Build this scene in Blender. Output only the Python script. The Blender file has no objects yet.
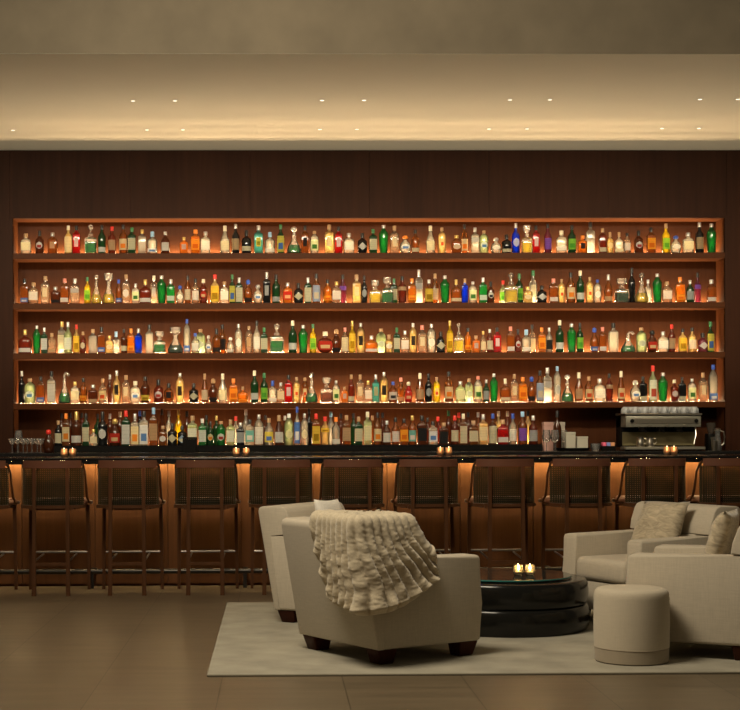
import bpy, bmesh, math, random
from mathutils import Vector, Matrix, noise
random.seed(7)
S = bpy.context.scene
COL = S.collection
R = math.radians

# ------------------------------------------------------------------ camera
F, PX, PY, HC = 1500.0, 299.0, 428.0, 1.32
cam = bpy.data.cameras.new('camera'); camo = bpy.data.objects.new('camera', cam); COL.objects.link(camo)
cam.sensor_width = 36.0; cam.lens = F / 740 * 36
cam.shift_x = (370 - PX) / 740; cam.shift_y = (PY - 355) / 740
cam.clip_end = 100
ROT = Matrix.Rotation(-0.0162, 3, 'Z') @ Matrix.Rotation(R(90), 3, 'X') @ Matrix.Rotation(-0.0031, 3, 'Z')
camo.location = (0, 0, HC); camo.rotation_euler = ROT.to_euler()
S.camera = camo
def ray(px, py): return ROT @ Vector(((px - PX) / F, -(py - PY) / F, -1))
def PYp(px, py, Y):                     # point of a pixel on the vertical plane y = Y
    d = ray(px, py); return Vector((0, 0, HC)) + d * (Y / d.y)
def PZp(px, py, z=0.0):                 # point of a pixel on the level z
    d = ray(px, py); return Vector((0, 0, HC)) + d * ((z - HC) / d.z)

# ------------------------------------------------------------------ world, lights, exposure
W = bpy.data.worlds.new('world'); S.world = W; W.use_nodes = True
W.node_tree.nodes['Background'].inputs[0].default_value = (1.0, 0.80, 0.52, 1)
W.node_tree.nodes['Background'].inputs[1].default_value = 0.075
S.view_settings.view_transform = 'Standard'; S.view_settings.look = 'None'
S.view_settings.gamma = 1.0; S.view_settings.exposure = 0.0
try:
    S.cycles.use_denoising = True
    S.cycles.transparent_max_bounces = 24
    S.cycles.max_bounces = 8
    S.cycles.caustics_reflective = False; S.cycles.caustics_refractive = False
except Exception: pass
def area(name, loc, target, sx, sy, power, col, spread=180):
    l = bpy.data.lights.new(name, 'AREA'); l.shape = 'RECTANGLE'; l.size = sx; l.size_y = sy
    l.energy = power; l.color = col; l.spread = R(spread)
    o = bpy.data.objects.new(name, l); COL.objects.link(o); o.location = loc
    o.rotation_euler = (Vector(target) - Vector(loc)).to_track_quat('-Z', 'Y').to_euler(); return o
area('lounge_ceiling_light', (-0.9, 6.9, 4.9), (1.2, 9.2, 0.3), 2.0, 1.6, 250, (1.0, 0.86, 0.64))
area('bar_front_light', (0.6, 11.1, 3.84), (0.6, 14.5, 2.2), 9.0, 0.2, 78, (1.0, 0.87, 0.62), 75)
area('ceiling_wash_fill', (1.2, 13.2, 1.7), (1.2, 13.2, 4.0), 9.0, 2.0, 47, (1.0, 0.86, 0.60))  # added upward fill with no fixture, brightens the ceiling over the bar
SHELF_LED, BAR_LED, SPOT_W = 205.0, 92.0, 3.0

# ------------------------------------------------------------------ materials
def nodes(name):
    m = bpy.data.materials.new(name); m.use_nodes = True
    nt = m.node_tree; nt.nodes.clear()
    return m, nt, nt.nodes.new('ShaderNodeOutputMaterial')
def nd(nt, t, **kw):
    n = nt.nodes.new(t)
    for k, v in kw.items():
        if k.startswith('_'): n.inputs[k[1:].replace('_', ' ')].default_value = v
        else: setattr(n, k, v)
    return n
def c4(c): return (c[0], c[1], c[2], 1)
def plain(name, col, rough=0.5, metal=0.0, spec=0.5, bump=0.0, bscale=200, var=0.0, vscale=3.0, emit=0.0, sheen=0.0, coat=0.0):
    m, nt, out = nodes(name)
    p = nd(nt, 'ShaderNodeBsdfPrincipled'); nt.links.new(p.outputs[0], out.inputs[0])
    p.inputs['Base Color'].default_value = c4(col); p.inputs['Roughness'].default_value = rough
    p.inputs['Metallic'].default_value = metal; p.inputs['Specular IOR Level'].default_value = spec
    p.inputs['Coat Weight'].default_value = coat
    if sheen: p.inputs['Sheen Weight'].default_value = sheen
    tc = nd(nt, 'ShaderNodeTexCoord')
    if var:
        n = nd(nt, 'ShaderNodeTexNoise', _Scale=vscale, _Detail=6.0); nt.links.new(tc.outputs['Object'], n.inputs[0])
        mx = nd(nt, 'ShaderNodeMix', data_type='RGBA')
        mx.inputs[6].default_value = c4([c * (1 - var) for c in col]); mx.inputs[7].default_value = c4([min(1, c * (1 + var)) for c in col])
        nt.links.new(n.outputs[0], mx.inputs[0]); nt.links.new(mx.outputs[2], p.inputs['Base Color'])
    if bump:
        n = nd(nt, 'ShaderNodeTexNoise', _Scale=bscale, _Detail=3.0); nt.links.new(tc.outputs['Object'], n.inputs[0])
        b = nd(nt, 'ShaderNodeBump', _Strength=bump, _Distance=0.004); nt.links.new(n.outputs[0], b.inputs['Height'])
        nt.links.new(b.outputs[0], p.inputs['Normal'])
    if emit:
        p.inputs['Emission Color'].default_value = c4(col); p.inputs['Emission Strength'].default_value = emit
    return m
def wood(name, c1, c2, axis=2, rough=0.4, scale=14.0, gl=0.06):
    m, nt, out = nodes(name)
    p = nd(nt, 'ShaderNodeBsdfPrincipled', _Roughness=rough); nt.links.new(p.outputs[0], out.inputs[0])
    p.inputs['Specular IOR Level'].default_value = gl
    tc = nd(nt, 'ShaderNodeTexCoord'); mp = nd(nt, 'ShaderNodeMapping')
    s = [scale, scale, scale]; s[axis] = scale * 0.045; mp.inputs['Scale'].default_value = s
    nt.links.new(tc.outputs['Object'], mp.inputs[0])
    n = nd(nt, 'ShaderNodeTexNoise', _Scale=1.0, _Detail=8.0, _Roughness=0.65, _Distortion=0.6); nt.links.new(mp.outputs[0], n.inputs[0])
    mp2 = nd(nt, 'ShaderNodeMapping'); s2 = [1.6, 1.6, 1.6]; s2[axis] = 0.12; mp2.inputs['Scale'].default_value = s2
    nt.links.new(tc.outputs['Object'], mp2.inputs[0])
    n2 = nd(nt, 'ShaderNodeTexNoise', _Scale=1.0, _Detail=2.0); nt.links.new(mp2.outputs[0], n2.inputs[0])
    ad = nd(nt, 'ShaderNodeMath', operation='ADD'); nt.links.new(n.outputs[0], ad.inputs[0]); nt.links.new(n2.outputs[0], ad.inputs[1])
    rp = nd(nt, 'ShaderNodeMapRange'); rp.inputs[1].default_value = 0.7; rp.inputs[2].default_value = 1.3; nt.links.new(ad.outputs[0], rp.inputs[0])
    mx = nd(nt, 'ShaderNodeMix', data_type='RGBA'); mx.inputs[6].default_value = c4(c1); mx.inputs[7].default_value = c4(c2)
    nt.links.new(rp.outputs[0], mx.inputs[0]); nt.links.new(mx.outputs[2], p.inputs['Base Color'])
    return m
def fabric(name, col, scale=260, var=0.10):
    m, nt, out = nodes(name)
    p = nd(nt, 'ShaderNodeBsdfPrincipled', _Roughness=0.9); nt.links.new(p.outputs[0], out.inputs[0])
    p.inputs['Specular IOR Level'].default_value = 0.15; p.inputs['Sheen Weight'].default_value = 0.15
    tc = nd(nt, 'ShaderNodeTexCoord')
    w1 = nd(nt, 'ShaderNodeTexNoise', _Scale=1.0, _Detail=2.0); w2 = nd(nt, 'ShaderNodeTexNoise', _Scale=1.0, _Detail=2.0)
    for w, sc in ((w1, (14, 14, scale)), (w2, (scale, scale, 14))):
        mp = nd(nt, 'ShaderNodeMapping'); mp.inputs['Scale'].default_value = sc
        nt.links.new(tc.outputs['Object'], mp.inputs[0]); nt.links.new(mp.outputs[0], w.inputs[0])
    ad = nd(nt, 'ShaderNodeMath', operation='ADD'); nt.links.new(w1.outputs[0], ad.inputs[0]); nt.links.new(w2.outputs[0], ad.inputs[1])
    rp = nd(nt, 'ShaderNodeMapRange'); rp.inputs[1].default_value = 0.6; rp.inputs[2].default_value = 1.4; nt.links.new(ad.outputs[0], rp.inputs[0])
    mx = nd(nt, 'ShaderNodeMix', data_type='RGBA'); mx.inputs[6].default_value = c4([c * (1 - var) for c in col]); mx.inputs[7].default_value = c4([c * (1 + var) for c in col])
    nt.links.new(rp.outputs[0], mx.inputs[0]); nt.links.new(mx.outputs[2], p.inputs['Base Color'])
    b = nd(nt, 'ShaderNodeBump', _Strength=0.15, _Distance=0.002); nt.links.new(ad.outputs[0], b.inputs['Height']); nt.links.new(b.outputs[0], p.inputs['Normal'])
    return m
def fur(name, col, scale=60, var=0.25, an=(0.4, 1, 0.25), bump=0.6):
    m, nt, out = nodes(name)
    p = nd(nt, 'ShaderNodeBsdfPrincipled', _Roughness=1.0); nt.links.new(p.outputs[0], out.inputs[0])
    p.inputs['Specular IOR Level'].default_value = 0.1; p.inputs['Sheen Weight'].default_value = 0.4
    tc = nd(nt, 'ShaderNodeTexCoord'); mp = nd(nt, 'ShaderNodeMapping'); mp.inputs['Scale'].default_value = (scale * an[0], scale * an[1], scale * an[2])
    mp.inputs['Rotation'].default_value = (0.4, 0.5, 0.3)
    nt.links.new(tc.outputs['Object'], mp.inputs[0])
    n = nd(nt, 'ShaderNodeTexNoise', _Scale=1.0, _Detail=6.0, _Distortion=1.2); nt.links.new(mp.outputs[0], n.inputs[0])
    rp = nd(nt, 'ShaderNodeMapRange'); rp.inputs[1].default_value = 0.3; rp.inputs[2].default_value = 0.7; nt.links.new(n.outputs[0], rp.inputs[0])
    mx = nd(nt, 'ShaderNodeMix', data_type='RGBA'); mx.inputs[6].default_value = c4([c * (1 - var) for c in col]); mx.inputs[7].default_value = c4([c * (1 + var) for c in col])
    nt.links.new(rp.outputs[0], mx.inputs[0]); nt.links.new(mx.outputs[2], p.inputs['Base Color'])
    b = nd(nt, 'ShaderNodeBump', _Strength=bump, _Distance=0.01); nt.links.new(n.outputs[0], b.inputs['Height']); nt.links.new(b.outputs[0], p.inputs['Normal'])
    return m
def glassy(name, col, ft, fl, rough=0.08, edge=0.4):
    """see-through share ft, light-scattering share fl, rest diffuse; glossy skin on top"""
    m, nt, out = nodes(name)
    tr = nd(nt, 'ShaderNodeBsdfTransparent'); lw = nd(nt, 'ShaderNodeLayerWeight', _Blend=edge)
    em = nd(nt, 'ShaderNodeMix', data_type='RGBA'); em.inputs[6].default_value = c4([min(1, c ** 0.6) for c in col]); em.inputs[7].default_value = c4([min(1, c ** 0.6) * .12 for c in col])
    nt.links.new(lw.outputs['Facing'], em.inputs[0]); nt.links.new(em.outputs[2], tr.inputs[0])
    et = nd(nt, 'ShaderNodeMix', data_type='RGBA'); et.inputs[6].default_value = c4(col); et.inputs[7].default_value = c4([c * .1 for c in col])
    nt.links.new(lw.outputs['Facing'], et.inputs[0])
    tl = nd(nt, 'ShaderNodeBsdfTranslucent'); nt.links.new(et.outputs[2], tl.inputs[0])
    df = nd(nt, 'ShaderNodeBsdfDiffuse'); df.inputs[0].default_value = c4([c * 0.6 for c in col])
    gl = nd(nt, 'ShaderNodeBsdfGlossy'); gl.inputs[0].default_value = (1, 1, 1, 1); gl.inputs['Roughness'].default_value = rough
    m1 = nd(nt, 'ShaderNodeMixShader'); m1.inputs[0].default_value = fl / max(1e-4, (1 - ft))
    nt.links.new(df.outputs[0], m1.inputs[1]); nt.links.new(tl.outputs[0], m1.inputs[2])
    m2 = nd(nt, 'ShaderNodeMixShader'); m2.inputs[0].default_value = ft
    nt.links.new(m1.outputs[0], m2.inputs[1]); nt.links.new(tr.outputs[0], m2.inputs[2])
    fr = nd(nt, 'ShaderNodeFresnel', _IOR=1.45)
    m3 = nd(nt, 'ShaderNodeMixShader'); nt.links.new(fr.outputs[0], m3.inputs[0])
    nt.links.new(m2.outputs[0], m3.inputs[1]); nt.links.new(gl.outputs[0], m3.inputs[2])
    nt.links.new(m3.outputs[0], out.inputs[0]); return m
def paper(name, col, ink=(0.05, 0.04, 0.03), accent=None):
    """printed label: a rim line, rows of unreadable print and, for some, a block of a second colour"""
    m, nt, out = nodes(name)
    uv = nd(nt, 'ShaderNodeUVMap'); 
    br = nd(nt, 'ShaderNodeTexBrick', offset=0.37, squash=1.0)
    br.inputs['Color1'].default_value = c4(ink); br.inputs['Color2'].default_value = c4(ink); br.inputs['Mortar'].default_value = c4(col)
    br.inputs['Scale'].default_value = 1.0; br.inputs['Brick Width'].default_value = 0.16; br.inputs['Row Height'].default_value = 0.2; br.inputs['Mortar Size'].default_value = 0.07
    nt.links.new(uv.outputs[0], br.inputs[0])
    mx = nd(nt, 'ShaderNodeMix', data_type='RGBA'); mx.inputs[0].default_value = 0.45; mx.inputs[6].default_value = c4(col)
    nt.links.new(br.outputs[0], mx.inputs[7]); last = mx.outputs[2]
    if accent:
        sp = nd(nt, 'ShaderNodeSeparateXYZ'); nt.links.new(uv.outputs[0], sp.inputs[0])
        gt = nd(nt, 'ShaderNodeMath', operation='COMPARE'); gt.inputs[1].default_value = 0.36; gt.inputs[2].default_value = 0.2
        nt.links.new(sp.outputs[1], gt.inputs[0])
        gx = nd(nt, 'ShaderNodeMath', operation='COMPARE'); gx.inputs[1].default_value = 0.5; gx.inputs[2].default_value = 0.33
        nt.links.new(sp.outputs[0], gx.inputs[0])
        mu = nd(nt, 'ShaderNodeMath', operation='MULTIPLY'); nt.links.new(gt.outputs[0], mu.inputs[0]); nt.links.new(gx.outputs[0], mu.inputs[1])
        m2 = nd(nt, 'ShaderNodeMix', data_type='RGBA'); nt.links.new(mu.outputs[0], m2.inputs[0]); nt.links.new(last, m2.inputs[6]); m2.inputs[7].default_value = c4(accent)
        last = m2.outputs[2]
    df = nd(nt, 'ShaderNodeBsdfDiffuse'); tl = nd(nt, 'ShaderNodeBsdfTranslucent')
    nt.links.new(last, df.inputs[0]); nt.links.new(last, tl.inputs[0])
    ms = nd(nt, 'ShaderNodeMixShader'); ms.inputs[0].default_value = 0.55
    nt.links.new(df.outputs[0], ms.inputs[1]); nt.links.new(tl.outputs[0], ms.inputs[2]); nt.links.new(ms.outputs[0], out.inputs[0]); return m
def emitter(name, col, strength):
    m, nt, out = nodes(name); e = nd(nt, 'ShaderNodeEmission'); e.inputs[0].default_value = c4(col); e.inputs[1].default_value = strength
    nt.links.new(e.outputs[0], out.inputs[0]); return m

M = {}
M['wall_wood'] = wood('dark_walnut', (0.022, 0.0078, 0.0038), (0.040, 0.0142, 0.0068), 2, 0.5, 22)
M['niche_wood'] = wood('niche_walnut', (0.034, 0.0110, 0.0040), (0.060, 0.0195, 0.0070), 2, 0.45, 22)
M['shelf_wood'] = wood('shelf_walnut', (0.044, 0.0140, 0.0046), (0.070, 0.0225, 0.0074), 0, 0.45, 22)
M['bar_wood'] = wood('bar_walnut', (0.095, 0.040, 0.017), (0.155, 0.066, 0.028), 2, 0.35, 18)
M['stool_wood'] = wood('stool_wood', (0.060, 0.026, 0.012), (0.095, 0.041, 0.019), 2, 0.4, 30)
M['leg_wood'] = wood('armchair_leg_wood', (0.035, 0.012, 0.007), (0.06, 0.02, 0.012), 2, 0.35, 30)
M['leather'] = plain('brown_leather', (0.15, 0.060, 0.034), 0.5, spec=0.25, bump=0.2, bscale=150)
M['ceiling'] = plain('ceiling_plaster', (0.72, 0.66, 0.55), 0.9, var=0.03)
M['plaster'] = plain('troweled_plaster', (0.195, 0.160, 0.108), 0.85, var=0.30, vscale=3.2)
M['stone'] = plain('black_stone', (0.010, 0.0095, 0.009), 0.22, bump=0.0, var=0.3, vscale=20)
M['black'] = plain('black_plastic', (0.005, 0.0045, 0.004), 0.45, spec=0.08)
M['iron'] = plain('dark_metal', (0.05, 0.045, 0.04), 0.35, 0.9)
M['chrome'] = plain('brushed_steel', (0.55, 0.50, 0.42), 0.28, 1.0)
M['dim_steel'] = plain('satin_steel', (0.26, 0.245, 0.20), 0.4, 0.6)
M['footrest'] = plain('nickel', (0.22, 0.20, 0.19), 0.42, 1.0)
M['linen'] = fabric('cream_linen', (0.50, 0.44, 0.345))
M['ottoman'] = fabric('ottoman_velvet', (0.52, 0.455, 0.35), 180, 0.05)
M['ottoman_band'] = fabric('ottoman_band', (0.34, 0.285, 0.21), 180, 0.05)
M['white_cushion'] = fabric('white_cushion', (0.78, 0.74, 0.66))
M['fur'] = fur('cream_fur', (0.44, 0.37, 0.26), 34, 0.3)
M['throw'] = fur('fur_throw', (0.53, 0.455, 0.33), 70, 0.12, (1, 1, 1), 0.25)
M['rug'] = plain('wool_rug', (0.33, 0.305, 0.240), 0.95, bump=0.5, bscale=350, var=0.45, vscale=4.0)
M['rug_edge'] = plain('rug_binding', (0.2, 0.18, 0.13), 0.95)
M['lacquer'] = plain('black_lacquer', (0.008, 0.008, 0.007), 0.18, spec=0.35)
M['table_glass'] = glassy('table_glass', (0.80, 0.92, 0.90), 0.94, 0.01, 0.0)
M['glass_edge'] = plain('glass_edge', (0.02, 0.16, 0.15), 0.1)
M['clear'] = glassy('drinking_glass', (0.9, 0.9, 0.88), 0.74, 0.14, 0.05)
M['ceramic'] = plain('white_ceramic', (0.30, 0.305, 0.31), 0.3)
M['amber_glass'] = glassy('votive_glass', (0.92, 0.62, 0.40), 0.46, 0.36, 0.10)
M['gold_glass'] = glassy('gold_votive', (0.98, 0.82, 0.52), 0.74, 0.14, 0.05)
M['flame'] = emitter('flame', (1.0, 0.80, 0.48), 60)
M['low_flame'] = emitter('low_flame', (1.0, 0.70, 0.38), 14)
M['wax'] = plain('candle_wax', (0.8, 0.7, 0.5), 0.6)
M['shelf_led'] = emitter('shelf_light', (1.0, 0.70, 0.38), SHELF_LED)
M['under_led'] = emitter('under_shelf_light', (1.0, 0.78, 0.52), 14)
M['bar_led'] = emitter('bar_light', (1.0, 0.74, 0.36), BAR_LED)
M['lamp'] = emitter('lamp_disc', (1.0, 0.9, 0.7), 1.9)
M['trim_ring'] = plain('white_metal_ring', (0.72, 0.66, 0.55), 0.6)
# cane: woven strands with open holes
def cane():
    m, nt, out = nodes('woven_cane')
    p = nd(nt, 'ShaderNodeBsdfPrincipled', _Roughness=0.6); p.inputs['Base Color'].default_value = (0.018, 0.015, 0.007, 1); p.inputs['Specular IOR Level'].default_value = 0.1
    t = nd(nt, 'ShaderNodeBsdfTransparent'); tc = nd(nt, 'ShaderNodeTexCoord'); sp = nd(nt, 'ShaderNodeSeparateXYZ'); nt.links.new(tc.outputs['Object'], sp.inputs[0])
    hs = []
    for ax in (0, 2):
        s = nd(nt, 'ShaderNodeMath', operation='MULTIPLY'); s.inputs[1].default_value = 62; nt.links.new(sp.outputs[ax], s.inputs[0])
        fr = nd(nt, 'ShaderNodeMath', operation='FRACT'); nt.links.new(s.outputs[0], fr.inputs[0])
        g = nd(nt, 'ShaderNodeMath', operation='GREATER_THAN'); g.inputs[1].default_value = 0.71; nt.links.new(fr.outputs[0], g.inputs[0]); hs.append(g)
    mu = nd(nt, 'ShaderNodeMath', operation='MULTIPLY'); nt.links.new(hs[0].outputs[0], mu.inputs[0]); nt.links.new(hs[1].outputs[0], mu.inputs[1])
    ms = nd(nt, 'ShaderNodeMixShader'); nt.links.new(mu.outputs[0], ms.inputs[0]); nt.links.new(p.outputs[0], ms.inputs[1]); nt.links.new(t.outputs[0], ms.inputs[2])
    nt.links.new(ms.outputs[0], out.inputs[0]); return m
M['cane'] = cane()
def slab_floor():
    m, nt, out = nodes('slab_floor')
    p = nd(nt, 'ShaderNodeBsdfPrincipled', _Roughness=0.36); nt.links.new(p.outputs[0], out.inputs[0]); p.inputs['Specular IOR Level'].default_value = 0.45
    tc = nd(nt, 'ShaderNodeTexCoord')
    mp = nd(nt, 'ShaderNodeMapping'); mp.inputs['Rotation'].default_value = (0, 0, R(90)); mp.inputs['Location'].default_value = (0.0, FLOOR_OFF, 0)
    nt.links.new(tc.outputs['Object'], mp.inputs[0])
    br = nd(nt, 'ShaderNodeTexBrick', offset=0.5); br.inputs['Scale'].default_value = 1.0
    br.inputs['Brick Width'].default_value = 1.9; br.inputs['Row Height'].default_value = 0.634; br.inputs['Mortar Size'].default_value = 0.003; br.inputs['Mortar Smooth'].default_value = 0.3
    br.inputs['Color1'].default_value = (0.112, 0.084, 0.051, 1); br.inputs['Color2'].default_value = (0.134, 0.100, 0.062, 1); br.inputs['Mortar'].default_value = (0.05, 0.036, 0.022, 1)
    nt.links.new(mp.outputs[0], br.inputs[0])
    m2 = nd(nt, 'ShaderNodeMapping'); m2.inputs['Scale'].default_value = (1.6, 9.0, 1); nt.links.new(tc.outputs['Object'], m2.inputs[0])
    n = nd(nt, 'ShaderNodeTexNoise', _Scale=1.0, _Detail=7.0, _Roughness=0.6, _Distortion=0.5); nt.links.new(m2.outputs[0], n.inputs[0])
    rp = nd(nt, 'ShaderNodeMapRange'); rp.inputs[1].default_value = 0.3; rp.inputs[2].default_value = 0.7; rp.inputs[3].default_value = 0.80; rp.inputs[4].default_value = 1.16
    nt.links.new(n.outputs[0], rp.inputs[0])
    mx = nd(nt, 'ShaderNodeMix', data_type='RGBA', blend_type='MULTIPLY'); mx.inputs[0].default_value = 1.0
    nt.links.new(br.outputs[0], mx.inputs[6]); nt.links.new(rp.outputs[0], mx.inputs[7]); nt.links.new(mx.outputs[2], p.inputs['Base Color'])
    return m

# ------------------------------------------------------------------ mesh helpers
def fin(name, bm, mat, parent=None, ang=40):
    bmesh.ops.recalc_face_normals(bm, faces=bm.faces)
    me = bpy.data.meshes.new(name); bm.to_mesh(me); bm.free()
    if mat: me.materials.append(mat)
    me.polygons.foreach_set('use_smooth', [True] * len(me.polygons))
    if ang: me.set_sharp_from_angle(angle=R(ang))
    o = bpy.data.objects.new(name, me); COL.objects.link(o)
    if parent: o.parent = parent
    return o
def sheet(x0, y0, x1, y1, z, zb):
    bm = bmesh.new(); bm.faces.new([bm.verts.new(c) for c in ((x0, y0, z), (x1, y0, z), (x1, y1, zb), (x0, y1, zb))]); return bm
def bevel(bm, verts, w, seg):
    es = list({e for v in verts for e in v.link_edges})
    bmesh.ops.bevel(bm, geom=es, offset=w, segments=seg, affect='EDGES', profile=0.5)
def box(bm, a, b, bev=0.0, seg=2):
    r = bmesh.ops.create_cube(bm, size=1)
    for v in r['verts']:
        v.co = Vector([a[i] + (b[i] - a[i]) * (v.co[i] + 0.5) for i in range(3)])
    if bev: bevel(bm, r['verts'], bev, seg)
    return bm
def prism(bm, poly, y0, y1, bev=0.0, seg=3):          # polygon in (x, z) drawn out along y
    va = [bm.verts.new((p[0], y0, p[1])) for p in poly]; vb = [bm.verts.new((p[0], y1, p[1])) for p in poly]
    n = len(poly)
    bm.faces.new(va); bm.faces.new(vb[::-1])
    for i in range(n): bm.faces.new((va[i], vb[i], vb[(i + 1) % n], va[(i + 1) % n]))
    if bev: bevel(bm, va + vb, bev, seg)
    return bm
def lathe(bm, prof, seg=24, c=(0, 0, 0), n=2.0, ry=1.0, cap=True):
    """revolve (r, z); n is the superellipse exponent of the section, ry the depth ratio"""
    rings = []
    for r, z in prof:
        ring = []
        for i in range(seg):
            a = 2 * math.pi * (i + 0.5) / seg; ca, sa = math.cos(a), math.sin(a)
            k = (abs(ca) ** n + abs(sa) ** n) ** (-1 / n) if n != 2 else 1
            ring.append(bm.verts.new((c[0] + r * k * ca, c[1] + r * k * sa * ry, c[2] + z)))
        rings.append(ring)
    for a, b in zip(rings, rings[1:]):
        for i in range(seg): bm.faces.new((a[i], a[(i + 1) % seg], b[(i + 1) % seg], b[i]))
    if cap:
        bm.faces.new(rings[0][::-1]); bm.faces.new(rings[-1])
    return bm
def tube(bm, pts, r, seg=8, flat=1.0):
    pts = [Vector(p) for p in pts]; rings = []
    for i, p in enumerate(pts):
        t = (pts[min(i + 1, len(pts) - 1)] - pts[max(i - 1, 0)]).normalized()
        u = t.orthogonal().normalized() if abs(t.z) > 0.99 else t.cross(Vector((0, 0, 1))).normalized()
        v = t.cross(u)
        rings.append([bm.verts.new(p + u * r * math.cos(2 * math.pi * k / seg) + v * r * flat * math.sin(2 * math.pi * k / seg)) for k in range(seg)])
    for a, b in zip(rings, rings[1:]):
        for k in range(seg): bm.faces.new((a[k], a[(k + 1) % seg], b[(k + 1) % seg], b[k]))
    bm.faces.new(rings[0]); bm.faces.new(rings[-1][::-1]); return bm
def bar(bm, p, q, w, d, w2=None, d2=None):            # upright tapering post from p to q, section w x d
    w2 = w2 or w; d2 = d2 or d; lo, hi = [], []
    for L, (c, a, b) in ((lo, (p, w, d)), (hi, (q, w2, d2))):
        for sx, sy in ((-1, -1), (1, -1), (1, 1), (-1, 1)): L.append(bm.verts.new((c[0] + sx * a / 2, c[1] + sy * b / 2, c[2])))
    bm.faces.new(lo[::-1]); bm.faces.new(hi)
    for i in range(4): bm.faces.new((lo[i], lo[(i + 1) % 4], hi[(i + 1) % 4], hi[i]))
    return bm
def B(): return bmesh.new()
def tag(o, label, cat, group=None, kind=None):
    if label: o['label'] = label
    if cat: o['category'] = cat
    if group: o['group'] = group
    if kind: o['kind'] = kind
    return o
def thing(name, label, cat, loc=(0, 0, 0), rz=0.0, group=None):
    o = bpy.data.objects.new(name, None); COL.objects.link(o); o.empty_display_size = 0.1
    o.location = loc; o.rotation_euler = (0, 0, rz); return tag(o, label, cat, group)
def struct(name, bm, mat, parent=None, ang=40):
    o = fin(name, bm, mat, parent, ang); o['kind'] = 'structure'; return o
def kids(o): return [c for c in bpy.data.objects if c.parent == o]
def copy_tree(o, parent=None):
    c = o.copy(); COL.objects.link(c)
    if parent: c.parent = parent
    for k in o_children[o.name]: copy_tree(k, c)
    return c
o_children = {}
def index(o):
    o_children[o.name] = list(o.children)
    for k in o.children: index(k)

# ------------------------------------------------------------------ setting
YW, YN = 14.5, 14.79                                   # wall face, niche back
ZC = PYp(370, 150, YW).z                               # ceiling
XL, XR = PYp(13, 330, YW).x, PYp(725, 330, YW).x       # niche sides
ZT = PYp(370, 217.9, YW).z                             # niche head
ROWS = [PYp(370, y, YW).z for y in (252.8, 302.7, 352.6, 402.6)]
ZBC = PYp(370, 452.0, 13.95).z                         # back counter
ZBAR = PYp(370, 457.0, 12.25).z
ZRISER = PYp(370, 445.4, 14.50).z
X0, X1 = -6.0, 7.5
FLOOR_OFF = -(PZp(462, 677).x) + 0.634 * 8
M['floor'] = slab_floor()
struct('floor', box(B(), (X0, -1.5, -0.05), (X1, YN + 0.3, 0)), M['floor'])
# back wall: veneer sheets with fine shadow joints, around the niche
wb = B(); seams = [PYp(x, 190, YW).x for x in (130, 250, 370, 490, 608)]
pitch = (seams[-1] - seams[0]) / 4
xs = [seams[0] + pitch * k for k in range(-6, 11)]
for a, b in zip(xs, xs[1:]):
    g = 0.0012
    box(wb, (a + g, YW, ZT), (b - g, YW + 0.03, ZC - 0.004))
for a, b in ((xs[0], XL), (XR, xs[-1])): box(wb, (a, YW, 0), (b, YW + 0.03, ZT))
box(wb, (xs[0], YW + 0.031, ZT + 0.031), (xs[-1], YW + 0.2, ZC - 0.004))
for a, b in ((xs[0], XL - 0.03), (XR + 0.03, xs[-1])): box(wb, (a, YW + 0.031, 0), (b, YW + 0.2, ZT))
struct('wall_back', wb, M['wall_wood'])
nb = B()
box(nb, (XL - 0.03, YN, 0.2), (XR + 0.03, YN + 0.03, ZT + 0.03))
struct('trim_1', nb, M['niche_wood'])                  # niche back panel
nb = B()
box(nb, (XL - 0.03, YW + 0.001, 0.9), (XL, YN, ZT)); box(nb, (XR, YW + 0.001, 0.9), (XR + 0.03, YN, ZT))
struct('trim_2', nb, M['shelf_wood'])                  # niche side cheeks
struct('trim_3', box(B(), (XL - 0.03, YW + 0.031, ZT), (XR + 0.03, YN, ZT + 0.03)), M['shelf_wood'])
YB = PZp(370, 54, ZC).y
struct('ceiling', box(B(), (X0, YB, ZC), (X1, YN + 0.3, ZC + 0.06)), M['ceiling'])
YB = PZp(370, 54, ZC).y
struct('wall_front', box(B(), (X0, YB - 0.001, ZC + 0.001), (X1, YB + 0.2, ZC + 1.6)), M['plaster'])   # bulkhead above the lounge
# shelves
NAMES = ['top', 'second', 'third', 'fourth']
for i, z in enumerate(ROWS):
    s = thing('wall_shelf', 'long walnut bottle shelf, %s of four in the lit wall niche' % (['topmost', 'second from top', 'third from top', 'lowest'][i]), 'shelf', (0, 0, z), group='walnut shelves in the niche')
    fin('shelf_board', box(B(), (XL, YW, -0.056), (XR, YN, 0), 0.002, 1), M['shelf_wood'], s)
    fin('light_strip', sheet(XL + 0.02, YN - 0.050, XR - 0.02, YN - 0.025, 0.001, 0.001), M['shelf_led'], s)
# back counter and black riser
t = thing('back_counter', 'black stone back counter running under the lowest bottle shelf', 'counter', (0, 0, 0))
fin('counter_top', box(B(), (X0, 13.9, ZBC - 0.05), (X1, YN - 0.005 if False else YW - 0.002, ZBC), 0.004, 1), M['stone'], t)
fin('counter_inset', box(B(), (XL + 0.002, YW - 0.002, ZBC - 0.05), (XR - 0.002, YN - 0.002, ZBC)), M['stone'], t)
fin('cabinet_body', box(B(), (X0, 13.95, 0.0), (X1, YW - 0.002, ZBC - 0.05)), M['wall_wood'], t)
xa, xb = PYp(54, 446, 14.43).x, PYp(542.5, 446, 14.43).x
t = thing('bottle_riser', 'low black riser under the crowded front bottles on the back counter', 'riser', (0, 0, ZBC))
fin('riser_body', box(B(), (xa, 14.43, 0), (xb, YN - 0.01, ZRISER - ZBC), 0.003, 1), M['black'], t)
fin('front_lip', box(B(), (xa, 14.43, ZRISER - ZBC + .0005), (xb, 14.438, ZRISER - ZBC + .007)), M['black'], t)
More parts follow.
